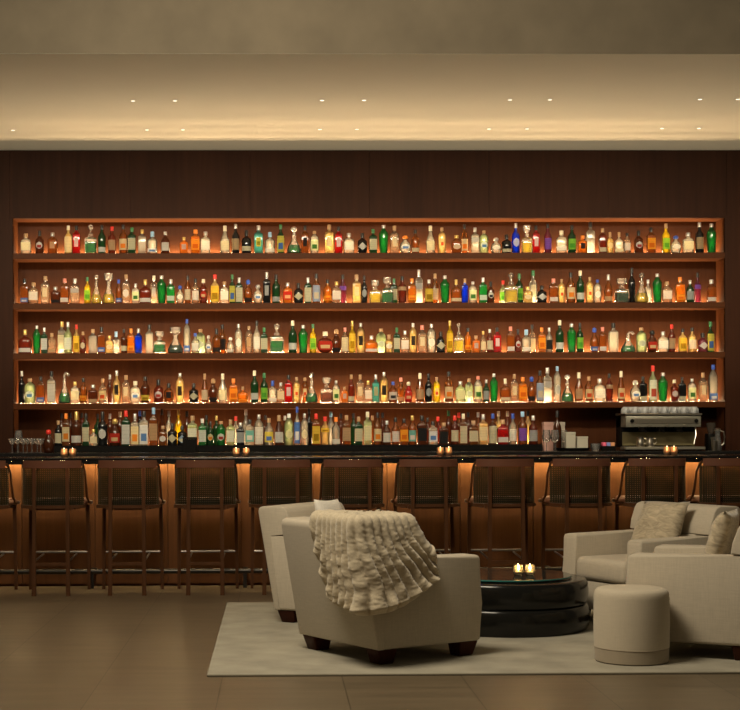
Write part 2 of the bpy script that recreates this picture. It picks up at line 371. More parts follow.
fin('light_strip', sheet(xa + .03, YN - .055, xb - .03, YN - .030, ZRISER - ZBC + .001, ZRISER - ZBC + .001), M['shelf_led'], t)
# the bar
t = thing('bar_counter', 'long walnut bar with a black stone top and glow under its lip', 'bar', (0, 12.25, 0))
def rel(bm): bmesh.ops.translate(bm, verts=bm.verts, vec=(0, -12.25, 0)); return bm
fin('counter_top', rel(box(B(), (X0, 12.25, ZBAR - 0.020), (X1, 12.95, ZBAR), 0.005, 2)), M['stone'], t)
fin('front_lip', rel(box(B(), (X0, 12.255, ZBAR - 0.052), (X1, 12.28, ZBAR - 0.0205), 0.002, 1)), M['stone'], t)
fp = B(); joints = [PYp(95 + 73 * k, 500, 12.6).x for k in range(-8, 20)]
for a, b in zip(joints, joints[1:]): box(fp, (a + 0.003, 12.6, 0.02), (b - 0.003, 12.625, ZBAR - 0.021))
box(fp, (joints[0], 12.626, 0.0), (joints[-1], 12.70, ZBAR - 0.021))
fin('front_panel', rel(fp), M['bar_wood'], t)
fin('back_panel', rel(box(B(), (joints[0], 12.701, 0), (joints[-1], 12.93, ZBAR - 0.021))), M['black'], t)
led = rel(box(B(), (joints[0], 12.515, ZBAR - 0.026), (joints[-1], 12.535, ZBAR - 0.0205)))
fin('light_strip', led, M['bar_led'], t)
fr = B(); zr = PYp(200, 571, 12.42).z
tube(fr, [(joints[0], 12.42, zr), (joints[-1], 12.42, zr)], 0.022, 10)
ft = fin('foot_rail', rel(fr), M['iron'], t)
for k, px in enumerate((-60, 92, 245, 398, 550, 703, 856)):
    x = PYp(px, 580, 12.42).x; b_ = B()
    bar(b_, (x, 12.42, 0), (x, 12.42, zr), 0.03, 0.03); box(b_, (x - 0.02, 12.42, zr - 0.015), (x + 0.02, 12.6, zr + 0.015))
    fin('rail_bracket', rel(b_), M['iron'], ft)

# downlights
def downlight(px, py, label):
    p = PZp(px, py, ZC)
    d = thing('downlight', label, 'ceiling light', (p.x, p.y, ZC), group='recessed ceiling downlights')
    fin('trim_ring', lathe(B(), [(0.018, 0), (0.036, 0), (0.035, -0.0015), (0.018, -0.003)], 20), M['trim_ring'], d)
    fin('lamp_disc', lathe(B(), [(0.017, -0.004), (0.017, -0.002)], 16), M['lamp'], d)
    l = bpy.data.lights.new('downlight_lamp', 'SPOT'); l.energy = SPOT_W; l.spot_size = R(105); l.spot_blend = 0.9; l.color = (1.0, 0.80, 0.52); l.shadow_soft_size = 0.07
    o = bpy.data.objects.new('downlight_lamp', l); COL.objects.link(o); o.parent = d; o.location = (0, 0, -0.015)
    o.rotation_euler = Vector((0, 0.5, -1)).to_track_quat('-Z', 'Y').to_euler()
ORD = ['first', 'second', 'third', 'fourth', 'fifth', 'sixth', 'seventh', 'eighth', 'ninth', 'tenth']
for row, lst, nm in ((100, (133, 175, 322, 364, 510, 550, 700, 738), 'front ceiling row nearer the plaster bulkhead'), (129, (13, 147, 183, 320, 357, 489, 527, 662, 699), 'rear ceiling row nearer the bottle wall')):
    for i, px in enumerate(lst): downlight(px, row - 1.0 * (px - 370) / 370, 'small recessed downlight, %s from left in the %s' % (ORD[i], nm))

# ------------------------------------------------------------------ bottles
GL = {  # code: (colour, see-through, scatter, word)
 'c': ((0.78, 0.77, 0.68), .68, .22, 'clear glass'), 'y': ((0.88, 0.70, 0.34), .45, .45, 'pale gold'), 'Y': ((0.92, 0.72, 0.04), .30, .60, 'yellow'),
 'a': ((0.36, 0.13, 0.026), .50, .25, 'amber'), 'o': ((0.70, 0.27, 0.03), .34, .44, 'orange'), 'd': ((0.16, 0.045, 0.015), .2, .4, 'dark brown'),
 'k': ((0.012, 0.012, 0.012), .02, .1, 'black'), 'g': ((0.04, 0.34, 0.09), .35, .50, 'green'), 'G': ((0.025, 0.10, 0.035), .18, .45, 'dark green'),
 'e': ((0.62, 0.74, 0.46), .50, .40, 'pale green'), 'r': ((0.52, 0.02, 0.018), .28, .5, 'red'), 'b': ((0.02, 0.09, 0.75), .25, .65, 'blue'),
 't': ((0.14, 0.45, 0.42), .40, .45, 'teal'), 'p': ((0.60, 0.46, 0.33), .68, .17, 'peach tinted'), 'm': ((0.26, 0.05, 0.02), .3, .4, 'dark red'),
 'v': ((0.28, 0.06, 0.10), .25, .5, 'plum'), 's': ((0.48, 0.46, 0.42), .45, .40, 'smoky grey')}
LB = {'w': ((0.85, 0.82, 0.74), None, 'white'), 'c': ((0.80, 0.72, 0.48), None, 'cream'), 't': ((0.58, 0.40, 0.22), None, 'tan'), 'y': ((0.85, 0.62, 0.08), (0.4, 0.25, 0.02), 'yellow'),
 'o': ((0.95, 0.42, 0.04), (0.75, 0.2, 0.02), 'orange'), 'g': ((0.30, 0.70, 0.08), (0.12, 0.45, 0.05), 'green'), 'l': ((0.74, 0.80, 0.46), (0.05, 0.16, 0.04), 'pale green'),
 's': ((0.50, 0.50, 0.48), None, 'grey'), 'k': ((0.03, 0.03, 0.03), None, 'black'), 'b': ((0.10, 0.22, 0.60), (0.75, 0.75, 0.8), 'blue'), 'r': ((0.62, 0.05, 0.03), (0.85, 0.6, 0.3), 'red'),
 'm': ((0.80, 0.68, 0.12), (0.10, 0.20, 0.55), 'multicoloured'), 'v': ((0.28, 0.12, 0.55), None, 'purple'), 'O': ((0.85, 0.72, 0.42), (0.90, 0.30, 0.04), 'cream and orange'),
 'W': ((0.85, 0.82, 0.76), (0.50, 0.08, 0.06), 'white and red'), 'B': ((0.80, 0.82, 0.84), (0.12, 0.25, 0.55), 'white and blue'), 'K': ((0.80, 0.76, 0.66), (0.05, 0.05, 0.05), 'cream and black'),
 'f': ((0.84, 0.72, 0.38), (0.65, 0.10, 0.03), 'figured cream'), 'z': ((0.45, 0.58, 0.75), (0.80, 0.75, 0.55), 'light blue'), 'T': ((0.20, 0.55, 0.50), (0.85, 0.82, 0.75), 'teal and white')}
CP = {'k': ((0.015, 0.014, 0.013), 0, 'black'), 's': ((0.60, 0.58, 0.54), .7, 'silver'), 'c': ((0.78, 0.70, 0.50), 0, 'cream'), 'n': ((0.42, 0.25, 0.12), 0, 'cork'), 'g': ((0.66, 0.46, 0.14), .6, 'gold'),
 'r': ((0.72, 0.03, 0.02), 0, 'red'), 'b': ((0.03, 0.09, 0.45), 0, 'blue'), 'o': ((0.92, 0.26, 0.03), 0, 'orange'), 'w': ((0.8, 0.78, 0.72), 0, 'white'), 'p': ((0.75, 0.25, 0.18), 0, 'pink'), 'G': ((0.03, 0.18, 0.06), 0, 'green'), 'B': ((0.3, 0.5, 0.7), 0, 'pale blue')}
GM = {k: glassy('bottle_glass_' + v[3].replace(' ', '_'), v[0], v[1], v[2]) for k, v in GL.items()}
LM = {k: paper('label_' + v[2].replace(' ', '_'), v[0], accent=v[1]) for k, v in LB.items()}
CM = {k: plain('cap_' + v[2].replace(' ', '_'), v[0], 0.35, v[1]) for k, v in CP.items()}
QM = {k: glassy('liquor_' + v[3].replace(' ', '_'), [min(1, c * 1.15) for c in v[0]], .22, .66, .08, .15) for k, v in GL.items()}
M['decanter'] = glassy('decanter_crystal', (0.95, 0.93, 0.88), .76, .18, 0.03, 0.22)
# shape: (profile of (r, z) up to the cap, cap (z0, r), section exponent, depth ratio, (label z0, z1), word)
SH = {
 's': ([(.9, 0), (1, .02), (1, .56), (.9, .63), (.42, .73), (.34, .78), (.34, .87)], (.84, .40), 2, 1, (.12, .50), 'round'),
 'w': ([(.9, 0), (1, .02), (1, .40), (.88, .50), (.50, .68), (.34, .80), (.32, .88)], (.80, .38), 2, 1, (.10, .44), 'long-necked'),
 'q': ([(.94, 0), (1, .03), (1, .60), (.92, .68), (.40, .74), (.34, .77), (.34, .85)], (.82, .42), 5, .7, (.16, .56), 'squat flask'),
 'g': ([(.78, 0), (.82, .02), (1, .66), (.94, .72), (.46, .82), (.36, .86), (.36, .9)], (.88, .40), 2, 1, (.5, .64), 'broad-shouldered'),
 'p': ([(.95, 0), (1, .02), (1, .66), (.94, .71), (.42, .76), (.36, .79), (.36, .86)], (.83, .42), 6, .85, (.14, .58), 'square'),
 'r': ([(.35, 0), (.6, .03), (.9, .16), (1, .34), (.9, .52), (.6, .65), (.28, .70), (.22, .74), (.22, .84)], (.80, .30), 2, .5, (.14, .54), 'disc-shaped'),
 'b': ([(.9, 0), (1, .03), (1, .50), (.9, .58), (.5, .66), (.26, .70), (.22, .76), (.22, .84)], (.78, .28), 3, .6, (.06, .20), 'wide'),
 'k': ([(.6, 0), (.8, .03), (1, .25), (.98, .42), (.8, .58), (.42, .68), (.36, .74), (.36, .80)], (.78, .44), 2, .9, (.12, .46), 'globe'),
 'u': ([(.94, 0), (1, .02), (1, .62), (.95, .70), (.72, .78), (.40, .83), (.32, .86), (.32, .9)], (.87, .38), 2, .9, (.12, .60), 'arch-shouldered'),
 'h': ([(.92, 0), (1, .03), (1, .56), (.88, .64), (.46, .70), (.32, .73), (.32, .80)], (.76, .38), 2, 1, (.12, .56), 'apothecary'),
 'c': ([(.8, 0), (1, .03), (1, .14), (.84, .26), (.50, .43), (.30, .54), (.25, .64), (.36, .70)], None, 2, 1, None, 'conical'),
 'x': ([(.95, 0), (1, .02), (1, .46), (.92, .53), (.40, .58), (.34, .61), (.36, .66), (.46, .68)], None, 6, .9, None, 'square'),
}
def prof_r(prof, z):
    for (r0, z0), (r1, z1) in zip(prof, prof[1:]):
        if z0 <= z <= z1: return r0 + (r1 - r0) * (z - z0) / max(1e-6, z1 - z0)
    return prof[-1][0]
def label_patch(prof, n, ry, a, h, z0, z1, shape, wide):
    bm = B(); uvl = bm.loops.layers.uv.new('UVMap'); NX, NZ = 8, 6; g = []
    for j in range(NZ + 1):
        t = j / NZ; zz = z0 + (z1 - z0) * t; rx = prof_r(prof, zz) * a + 0.0012
        hw = {'d': 1 - abs(2 * t - 1), 'o': math.sqrt(max(0, 1 - (2 * t - 1) ** 2))}.get(shape, 1.0) * wide; hw = max(hw, 0.03)
        row = []
        for i in range(NX + 1):
            u = i / NX; x = (2 * u - 1) * hw * rx; q = min(1, abs(x / rx))
            y = -((1 - q ** n) ** (1 / n)) * (rx - 0.0012) * ry - 0.0015
            row.append((bm.verts.new((x, y, zz * h)), ((2 * u - 1) * hw / wide / 2 + .5, t)))
        g.append(row)
    for j in range(NZ):
        for i in range(NX):
            cs = (g[j][i], g[j][i + 1], g[j + 1][i + 1], g[j + 1][i]); f = bm.faces.new([c[0] for c in cs])
            for lp, c in zip(f.loops, cs): lp[uvl].uv = c[1]
    # turned back edges give the label its thickness
    return bm
def bottle(px, w, top, ty, gl, lab, cap, Y, z, base_py, liq=None):
    p = PYp(px, base_py, Y); h = PYp(px, top, Y).z - z; a = w / 2 * Y / F
    prof, cp, n, ry, lz, _ = SH[ty]
    if a * ry > 0.052: ry = 0.052 / a
    dec = ty in 'cx'
    o = fin('decanter' if dec else 'liquor_bottle', lathe(B(), [(r * a, zz * h) for r, zz in prof], 20, n=n, ry=ry), M['decanter'] if dec else GM[gl], None, 50)
    o.location = (p.x, Y, z + 0.0035)
    if dec:
        f = .40 if ty == 'x' else .31
        lp = [(r * a * .9, max(.02, zz) * h) for r, zz in prof if zz < f] + [(prof_r(prof, f) * a * .9, f * h)]
        fin('liquor', lathe(B(), lp, 20, n=n, ry=ry), QM[gl], o, 50)
        s = B(); zs = prof[-1][1]
        if cap == 'f':    # flat stopper
            lathe(s, [(.22 * a, (zs - .02) * h), (.24 * a, (zs + .06) * h), (.62 * a, (zs + .10) * h), (.70 * a, (zs + .22) * h), (.66 * a, h)], 16, n=4)
        elif cap == 'h':  # horse head
            lathe(s, [(.2 * a, (zs - .02) * h), (.26 * a, zs * h), (.2 * a, (zs + .10) * h), (.24 * a, (zs + .16) * h)], 12)
            tube(s, [(0, 0, (zs + .12) * h), (.04 * a, 0, (zs + .2) * h), (.18 * a, 0, .95 * h), (.45 * a, 0, .96 * h), (.62 * a, 0, .90 * h), (.72 * a, 0, .86 * h)], .2 * a, 10)
            bar(s, (.12 * a, 0, .96 * h), (.08 * a, 0, 1.0 * h), .12 * a, .2 * a, .03 * a, .05 * a)
        else:             # ball stopper
            k = (1 - zs) / 2; rb = min(.44 * a if ty == 'x' else .42 * a, .95 * k * h) if cap != 'S' else .44 * a
            zc = h - rb * (1 if cap != 'S' else .8)
            lathe(s, [(.2 * a, (zs - .03) * h), (.2 * a, zs * h), (.14 * a, zc - rb * .9)] + [(rb * math.sin(q) , zc - rb * math.cos(q) * (1 if cap != 'S' else .8)) for q in [i * math.pi / 10 for i in range(2, 10)]] + [(rb * .1, zc + rb * (1 if cap != 'S' else .8))], 16)
        fin('stopper', s, M['decanter'] if cap != 'S' else CM['s'], o, 60)
    else:
        z0, r = cp; cb = B()
        if ty == 'k': lathe(cb, [(r * .6 * a, z0 * h), (r * a, (z0 + .05) * h), (r * 1.1 * a, (z0 + .11) * h), (r * .9 * a, .97 * h), (r * .4 * a, h)], 14)
        else: lathe(cb, [(r * a, z0 * h), (r * a, .985 * h), (r * .85 * a, h)], 14)
        fin('cap', cb, CM[cap], o, 50)
        if lab[0] != '0':
            pos = lab[1]; a0, a1 = lz
            zr_ = {'m': (a0, a1), 'l': (.05, .22), 'u': (a1 - .04, min(.64, a1 + .10)) if ty in 'sb' else (.42, .60), 'f': (.05, .60), 'd': (.14, .52), 'o': (.20, .50), 'b': (.10, .30), 'n': (.24, .56)}[pos]
            wd = {'m': .9 if n > 2 else .84, 'n': .5, 'd': .95, 'o': .72}.get(pos, .88)
            q = fin('front_label', label_patch(prof, n, ry, a, h, zr_[0], zr_[1], pos, wd), LM[lab[0]], o, 60)
    return o
# x, width, top, shape, glass, label, cap, [B = second rank]
T1 = """26,9.5,234,q,c,cm,n;39.7,8,231,h,d,Wo,k;52.6,8.8,233,q,a,tn,s;68.4,8,226,s,y,cf,c;76.5,8,226,p,r,wn,k;90.7,10.5,225,x,g,00,0;101.9,7.5,225.5,s,G,wl,k
112,7.5,227,s,m,tm,r;123.3,8,225,s,a,Om,k;131.9,7.5,228,p,G,cm,G;142.2,8,230,p,s,00,g;152.3,9.5,232,h,c,Bl,B;165.4,8,232,s,d,wm,s;184,8,237.5,q,o,sn,g;195.5,8.5,230,p,o,om,o;205.5,9,232,q,c,wm,s
225,9,226,w,c,cm,c;235.7,7.5,224.5,s,k,tm,s;246.5,9,230.5,h,k,cb,k;258.6,8.5,226,p,t,yn,s;269.9,9.5,232.5,h,c,wl,B;280.7,7,225,s,G,mf,G;294,12.4,227,c,g,00,S;305,7,226,p,a,kn,k
314.5,8,231.5,u,c,lm,n;329.3,8.4,225,p,y,cn,n;338.6,7.5,227,p,r,wn,k;349,9.5,233.5,q,c,wm,s;362.3,8.8,233.5,h,k,wd,k;373.2,7.4,229.5,p,G,cm,G;383.6,9,225.4,g,g,00,s;394.5,8,226,p,p,cn,n;405.3,10.8,236,k,z,Bo,o
415.4,8,230,s,a,cl,k;430.5,8.4,226,w,c,cm,c;442,7.5,228,u,y,fn,n;456.6,9.7,235.5,q,a,co,g;464.5,7,224.5,s,a,Om,k,B;475.1,8.4,228,p,c,su,s;483.9,9.5,231,u,e,Bo,n;496,9.5,238,k,c,wo,s;506.6,9.5,235,h,k,cl,k
515.8,7.5,223.5,s,b,wo,s;526.9,9.7,226,x,Y,00,f;536,7.5,226,p,r,wn,k;547.8,7,224,s,v,vm,k;561.4,9.5,231,q,c,wb,c;571.9,8,225.5,s,G,gm,k;582.5,8.4,236,q,o,kn,o;590.5,8,222,p,c,00,k,B;602.6,8,228.5,p,m,cl,n
610,7.6,232.5,h,y,co,n;619,10,232.5,b,c,cm,n;627.2,7.5,233.5,s,p,wm,k;638.6,8.4,231,h,d,Wo,k;651,8,228,p,a,om,k;666,8.4,224,s,Y,gm,n;675.8,10.8,236,k,z,wo,b;688.1,10,233,q,c,cm,s;699.5,7.8,222.7,s,k,tm,s;711.4,9.2,224,g,g,00,s"""
T2 = """24.6,8,279,p,a,bl,k;33.6,9.5,283,q,p,wm,n;45.4,8.2,276.5,p,p,cn,n;55.5,8.6,287,q,d,kl,s;64.7,8,279,p,a,wl,p;75.1,8.4,279,p,p,su,s;87.4,7.3,277.5,s,Y,gm,G;96.5,11.4,275,c,Y,00,0;108.7,11.6,274,c,Y,00,f
118.8,7,280,s,a,bl,b;126.2,8,275,p,p,wo,n;135.7,7,284,p,c,lm,s;145.4,12,280,b,m,wl,g;154,7,276,p,p,wn,c,B;161.6,9,276,g,g,00,s;170.8,8.4,279.5,p,g,wb,s;180.1,9,286,k,z,wo,b;187.8,7.4,276,s,a,cm,k;195.5,8,279,s,p,wm,k;203.5,8.4,279.5,s,m,ro,c
215,8.4,275,s,y,yf,r;224.5,8.4,282,q,c,wm,n;232.3,6.8,275,s,G,mf,G;239.3,7.5,278,p,G,cf,s;248.2,8,280,k,a,kl,b;258,9,285,k,c,Bo,s;266.8,7.4,272.5,p,k,sn,s;276.2,7.6,275,s,G,sl,k;287.7,8.8,283,q,o,rm,s;298.5,8.8,283.5,h,k,cd,k;308,7,278,p,G,cf,s
316.4,7.8,274,s,a,zf,k;327.6,8.4,280,s,o,ob,k;336.6,8.6,282,q,p,wm,g;342.9,6.8,275,s,v,vu,k,B;356.6,8.4,275,p,y,cn,n;364.3,6.2,276,s,k,so,k;375.1,11.5,281,x,Y,00,f;387.3,11.5,278,x,g,00,f;394,6.5,279,p,G,cm,G,B;402.3,7.8,276.5,s,m,tu,k
412,8,279,p,o,ob,o;419,7.3,270,p,c,su,s,B;429,8,280,s,a,yf,s;435,6.8,274,s,a,cm,n,B;444.9,9,276,g,g,00,s;456.2,11.5,280,b,a,cm,g;464.9,6.8,279,p,b,00,n;472.8,7.8,282,u,c,lm,s;483,8.4,278,p,g,wb,s;490.8,7.4,282,h,d,Ko,k;503,6.5,281,s,e,gm,r,B
511,12,273,x,Y,00,0;519.3,7.4,274,s,G,gm,G,B;527.6,8.8,287,q,y,co,g;533,8,271,s,c,cn,G,B;541.8,9.2,286,h,k,wd,k;553.5,8.8,279,p,a,wl,p;561.6,7,279.5,u,y,fn,n;570.8,8.4,273,s,a,Om,k;580.3,7.6,271,s,G,wb,c;589.7,7.8,277.5,u,y,fn,n;597.5,8,280,u,c,wo,b;608.4,7.8,275,w,a,tl,s
621.8,12.4,279,x,G,00,f;631.8,7,268,s,k,00,k,B;641.8,12,273,c,Y,00,0;648,7,280,s,c,00,s,B;657.3,9,274,g,g,00,s;667,9.2,282,q,p,wm,n;680,8.4,277.5,p,o,ob,o;690,7.6,280.6,s,G,sm,s;697.6,6.2,273,s,v,vu,k,B;711.4,8.8,280,q,a,wl,s"""
T3 = """25.1,12.4,330,b,m,wl,g;36.8,8.4,326,g,g,00,s;44.4,7.6,328,p,G,wm,s;51.8,7.8,333.5,q,p,tl,n;62,7.6,322,p,c,cm,g,B;68,8,322.5,s,e,wm,s;76.5,7,325,s,y,yf,r;83,6.8,332,s,m,co,n;93,8.4,329.5,p,s,00,n;101.6,7.8,327.5,p,a,bl,k;109.6,8,336,q,y,co,g
116,7.4,332,h,c,wl,B,B;124,6.8,329.5,s,d,cb,k;131,8,329,p,o,ob,o;138.6,6.8,329,p,b,00,s;149.5,8.4,325,p,c,00,k;159.6,11.9,332,x,g,00,f;175.5,16.2,328,c,G,00,f;187,7.6,319.5,u,c,bl,b;195.3,7.6,333.5,s,c,wm,b;200.5,9.5,329.5,u,e,so,n,B;208.6,7.4,335.6,k,c,Bo,s
216.6,9.7,329,h,a,kl,k;222.5,6.8,325,s,a,km,k,B;230.5,8.6,337.6,k,c,wl,w;238.6,8.6,324.4,u,c,wo,s;249,7.6,326.5,u,p,tn,n;256.8,7.8,321,s,c,wm,k;264.2,7,328,p,G,cm,G;276.9,12.2,324,x,g,00,0;292.7,8,321,s,G,wb,c;303.2,9,325.5,g,g,00,s
313,7,324.4,s,Y,gm,G;325.2,16,332,r,m,rm,c;336.4,8.8,329.5,k,d,kl,n,B;345,7.6,328,s,p,cf,p;352.3,7,321.4,s,Y,yf,g;360.7,8,323.4,u,y,kn,s;371.5,12.8,336,b,o,wl,s;381,10,329,u,e,so,n,B;389,8.8,335,h,y,wo,n;396.8,7,328,p,G,cm,G;404.9,8.4,331,q,p,wm,s
413,8,323.4,u,y,kn,s;422.2,8,325.5,p,p,cn,p;431.4,8.4,324.4,u,c,wo,s;440.8,8.8,332,h,k,cd,k;449.9,7.6,321,s,Y,yf,g;458.8,11,323.4,x,Y,00,0;467.9,7.8,328.4,s,o,ob,k;476,8.4,336,q,o,sn,n;483.2,6.2,331.5,s,p,cm,g;489.8,7,329.5,s,m,cm,s;497.2,7.8,328,p,r,wn,k
510.6,8,327,p,a,wl,p;518,6.8,329.5,h,m,Wo,k;526.3,9.5,330,h,c,wl,B;532.2,6.8,325,s,p,cm,k,B;541.8,8,328,p,o,om,o;549.2,7.3,328,s,s,km,s;559.7,7.8,320.7,s,G,wb,c;571.6,9.5,324,g,g,00,s;580,7.3,323.4,s,G,gm,k;594.4,8.8,328,k,a,bl,b;602.6,8,327.5,p,a,wl,p
613.4,9,323.4,p,c,00,k;628.2,14,332,c,g,00,h;641.4,10.8,328,u,e,so,n;652.2,9.5,330.6,k,d,rm,k;663,10,332,q,c,wm,s;671.8,7,325,s,m,tm,r;682.6,8.4,329,s,y,yf,k;692.2,7.8,328,s,y,wm,k;702.8,9.5,333.5,h,v,wd,k;710.6,6.8,322,s,G,mf,G,B"""
T4 = """21.8,6.2,371.4,s,k,00,s,B;30,10.5,379,u,e,Bo,n;40.8,7.8,377,p,a,bl,k;51.6,7.8,371.7,p,c,sf,k;64.5,11,372,c,g,00,h;75.1,8.6,382,q,c,cm,g;83.4,7.4,378.4,s,a,ob,k;93.1,9,385,q,d,tl,s;102.6,7.3,379,s,p,fm,n
110,5.5,375,s,d,00,s,B;116.8,7.3,371,s,y,kn,s;126,7.6,375.5,p,p,cn,n;135.4,9.2,381.5,q,c,Bo,c;145.4,8.4,377,s,d,yb,k;158.6,9,380,h,m,Wo,k;168.8,9,383.6,h,a,kn,k;180,7.8,373.4,u,y,kn,s;193.8,9,383.6,h,k,cd,k;204.8,7.2,374,w,a,cm,n
213.2,9.2,379,k,d,kl,n;222.8,8.6,374,w,c,cm,c;233.5,8.4,379,p,o,om,o;242.8,10.4,387,b,o,ol,n;254.6,7.6,371,s,G,wb,c;264.3,7.3,373.4,s,G,gm,G;272.6,8.4,381,h,c,wl,b;280.8,7,383,q,p,cm,s;288.6,7.8,375.5,p,r,wn,k;296.6,7,377.5,u,y,fn,n;305,6.5,378,u,a,fn,n,B
311.6,10.8,373,c,g,00,0;326.6,12.4,378,x,a,00,f;336.2,8,381,u,c,lm,s;344.6,7.3,387,q,o,sn,n;351.3,7.3,375,s,m,cl,n;360.2,7.6,375,p,p,cn,n;368.2,8,381,q,p,wm,g;375.8,7.3,375,p,t,tn,s;384,8,372.5,u,y,kn,s;393,8.6,382,s,a,Km,b;401,6.8,378,s,a,tl,p,B;408.6,7,382,k,r,rm,c
420,8,373.4,w,a,tm,c;428.6,7,374,s,k,so,k;436.7,6.8,377.5,u,Y,fn,n;448.8,8.4,372,s,a,Om,k;460.3,9.2,381.5,q,e,cm,s;469,8,379,u,e,so,n,B;478.2,8,376.5,u,c,lm,p;486.3,7,380,s,G,sm,s;494,8.6,374,g,g,00,s;505.3,10.5,379,b,a,cm,c
514.4,7.3,374.4,p,p,cn,n;522.8,8.4,377.5,p,o,om,o;531.6,8,377,k,a,kl,b;540,7.8,371,s,a,zf,k;547.4,8,368,p,c,su,s,B;557.3,7.8,366.7,u,c,so,B;567.4,12.4,375,c,g,00,S;578.9,8,372.8,w,a,tm,c;588.8,7.6,377,s,a,fm,n;599.6,10.3,379,q,c,wm,s;609.3,6.8,374,s,m,tu,k
621.2,7,371.4,w,a,fm,c;635.4,9.7,380.6,k,c,Bo,s;643,7.6,377,p,k,cl,k,B;653,7.8,366,s,e,Wf,r;662.9,9.2,373,g,g,00,s;674.4,7.8,380,s,m,wo,c;682.2,7,377.5,p,k,cl,k;692,8,379,u,c,lm,s;703,7.8,373,p,p,cn,n;713.2,8.6,365,u,c,bl,b"""
# on the black riser: front rank, then the second rank (third number is the top)
T5 = """58.4,7.4,421,s,k,cm,n;66.2,7.6,413.7,p,a,Om,o;76.5,10,412,h,d,wb,g;86,7.4,414,p,G,cm,k;93.6,7.8,429.7,q,c,cm,g;102.6,9.4,412,h,k,wo,k;115,10.4,419,k,d,rm,g;126,8.4,411,p,G,wf,r;135,8.4,414,p,c,Of,s;144,9,411.5,p,c,Bf,k;153.6,8,408,p,a,tm,B;162.8,8,426,q,a,wo,n;172.3,9.2,423.6,h,k,cd,k;182.2,9,426,h,k,zd,k;192.6,9.4,416,p,e,wm,n
202.4,7.4,419,p,g,wm,w;210.5,6.8,422,s,G,Oo,k;221,9.6,421.5,g,g,Wo,n;230.6,8.4,420,p,e,wm,n;240.5,7.8,423,p,k,sm,s;249.8,8.4,420,p,c,Tm,k;259,8.6,415,u,c,wf,s;269,9,418.6,s,c,mm,n;279,9,415.5,w,d,wm,n;289,9,414,u,e,co,w;297.2,6,407,s,c,bf,b;304.6,7.4,414,u,c,co,s
316.2,7.8,414,p,a,yf,r;325.2,8.4,417,s,y,yu,r;336,8,417.5,s,z,wl,o;346.6,8,415.5,p,a,tm,n;358.6,7.8,417,p,G,cm,n;367.6,7.8,412,p,e,cm,c;377.7,8,413,s,a,Om,k;386.8,8.2,421,s,d,wm,s;395.6,8,418,s,a,wm,k;404,8,419,p,a,om,k;412.4,7.8,416,s,a,Tm,g;422,9,416,p,d,km,k;433,8.4,421.6,p,c,Bm,k;443.8,8.6,423,p,d,kf,n;454.8,7.8,416,s,m,cm,r;463.4,7.3,414,p,a,cf,c;473.4,9,421,p,a,cm,n;483.2,8.6,414.5,p,y,cm,s;492.8,8,414,s,d,cf,b
502.8,10.4,420,q,r,wb,n;512.8,7.6,414,s,c,wm,b;522.6,8.6,412,s,a,vm,B;533.2,8.4,416,s,m,sm,s"""
T5B = """61.8,7,413.5,s,d,00,k;70.6,7,413,s,d,00,k;82,7,413,s,m,00,k;97.8,7,414,s,G,00,k;110,7,414,s,d,00,s;120.2,7,412,s,d,00,c;140,7,411,s,k,00,b;162,7.4,408,w,d,00,k;169,6.6,411,s,c,00,s;178.6,7,410,s,Y,00,g;187,7,411.5,s,d,00,k;206.4,7,415.5,s,G,00,k;216.5,7,416,s,G,00,g;236,7,416.5,s,c,00,r;246,7,410,s,s,00,s;265.4,7,415.5,s,d,00,k;285,6.6,416,s,d,00,s
309.2,6,408,s,k,00,k;330.8,7,412,s,s,00,B;341,7,414,s,d,00,k;353.6,7,413.5,s,G,00,k;372.5,6.6,416,s,a,00,n;382.6,7,413,s,d,00,k;427.6,7,418,s,d,00,k;438,7,417,s,m,00,r;448.6,7,411,s,d,00,G;459,7,413,s,a,00,r;468.2,7,412.5,s,d,00,k;478.2,7,412.5,s,a,00,s;498.6,7,411.5,s,y,00,c;507.6,7,411.5,s,m,00,c;528,7,411,s,y,00,k"""
reg = []    # (object, x, row index, base phrase, short phrase)
def run(txt, ri, z, base, ya, yb):
    rows = [e.split(',') for e in txt.replace('\n', ';').split(';')]
    wid = [float(f[1]) * (1.14 if f[3] in 'crkx' else 1.06) for f in rows]
    for rank in (False, True):                      # neighbours in a rank never touch
        ids = sorted([i for i, f in enumerate(rows) if (len(f) > 7) == rank], key=lambda i: float(rows[i][0]))
        for a, b in zip(ids, ids[1:]):
            d = float(rows[b][0]) - float(rows[a][0]) - .25
            if (wid[a] + wid[b]) / 2 > d:
                k = 2 * d / (wid[a] + wid[b]); wid[a] *= k; wid[b] *= k
    for f, w in zip(rows, wid):
        back = len(f) > 7
        px, top = float(f[0]), float(f[2])
        gl = f[4] if f[4] in GM else 'c'; lab = f[5] if f[5][0] in LM or f[5][0] == '0' else 'w' + f[5][1]
        Y = yb if back else ya
        o = bottle(px, w, top, f[3], gl, lab, f[6], Y, z, base + (px - 370) * -0.0034)
        tall = (base - top)
        sz = 'tall' if tall > 28 else ('short' if tall < 20 else '')
        if f[3] in 'cx':
            st = {'0': 'ball', 'f': 'flat', 'h': 'horse head', 'S': 'silver'}[f[6]]
            ph = '%s crystal decanter of %s liquor with %s stopper' % (SH[f[3]][5], GL[gl][3].replace(' glass', ''), st); cat = 'decanter'; sh = 'decanter'
        else:
            lw = '' if lab[0] == '0' else ' with %s%s label' % (LB[lab[0]][2], {'d': ' diamond', 'o': ' round', 'l': ' low'}.get(lab[1], ''))
            ph = '%s %s %s bottle%s%s' % (sz, GL[gl][3], SH[f[3]][5], lw, (' and ' if lw else ' with ') + CP[f[6]][2] + ' cap'); cat = 'bottle'; sh = GL[gl][3].replace(' glass', '').replace(' tinted', '') + ' bottle'
        reg.append([o, px, ri, ' '.join(ph.split()), sh, cat, back or ri == 5])
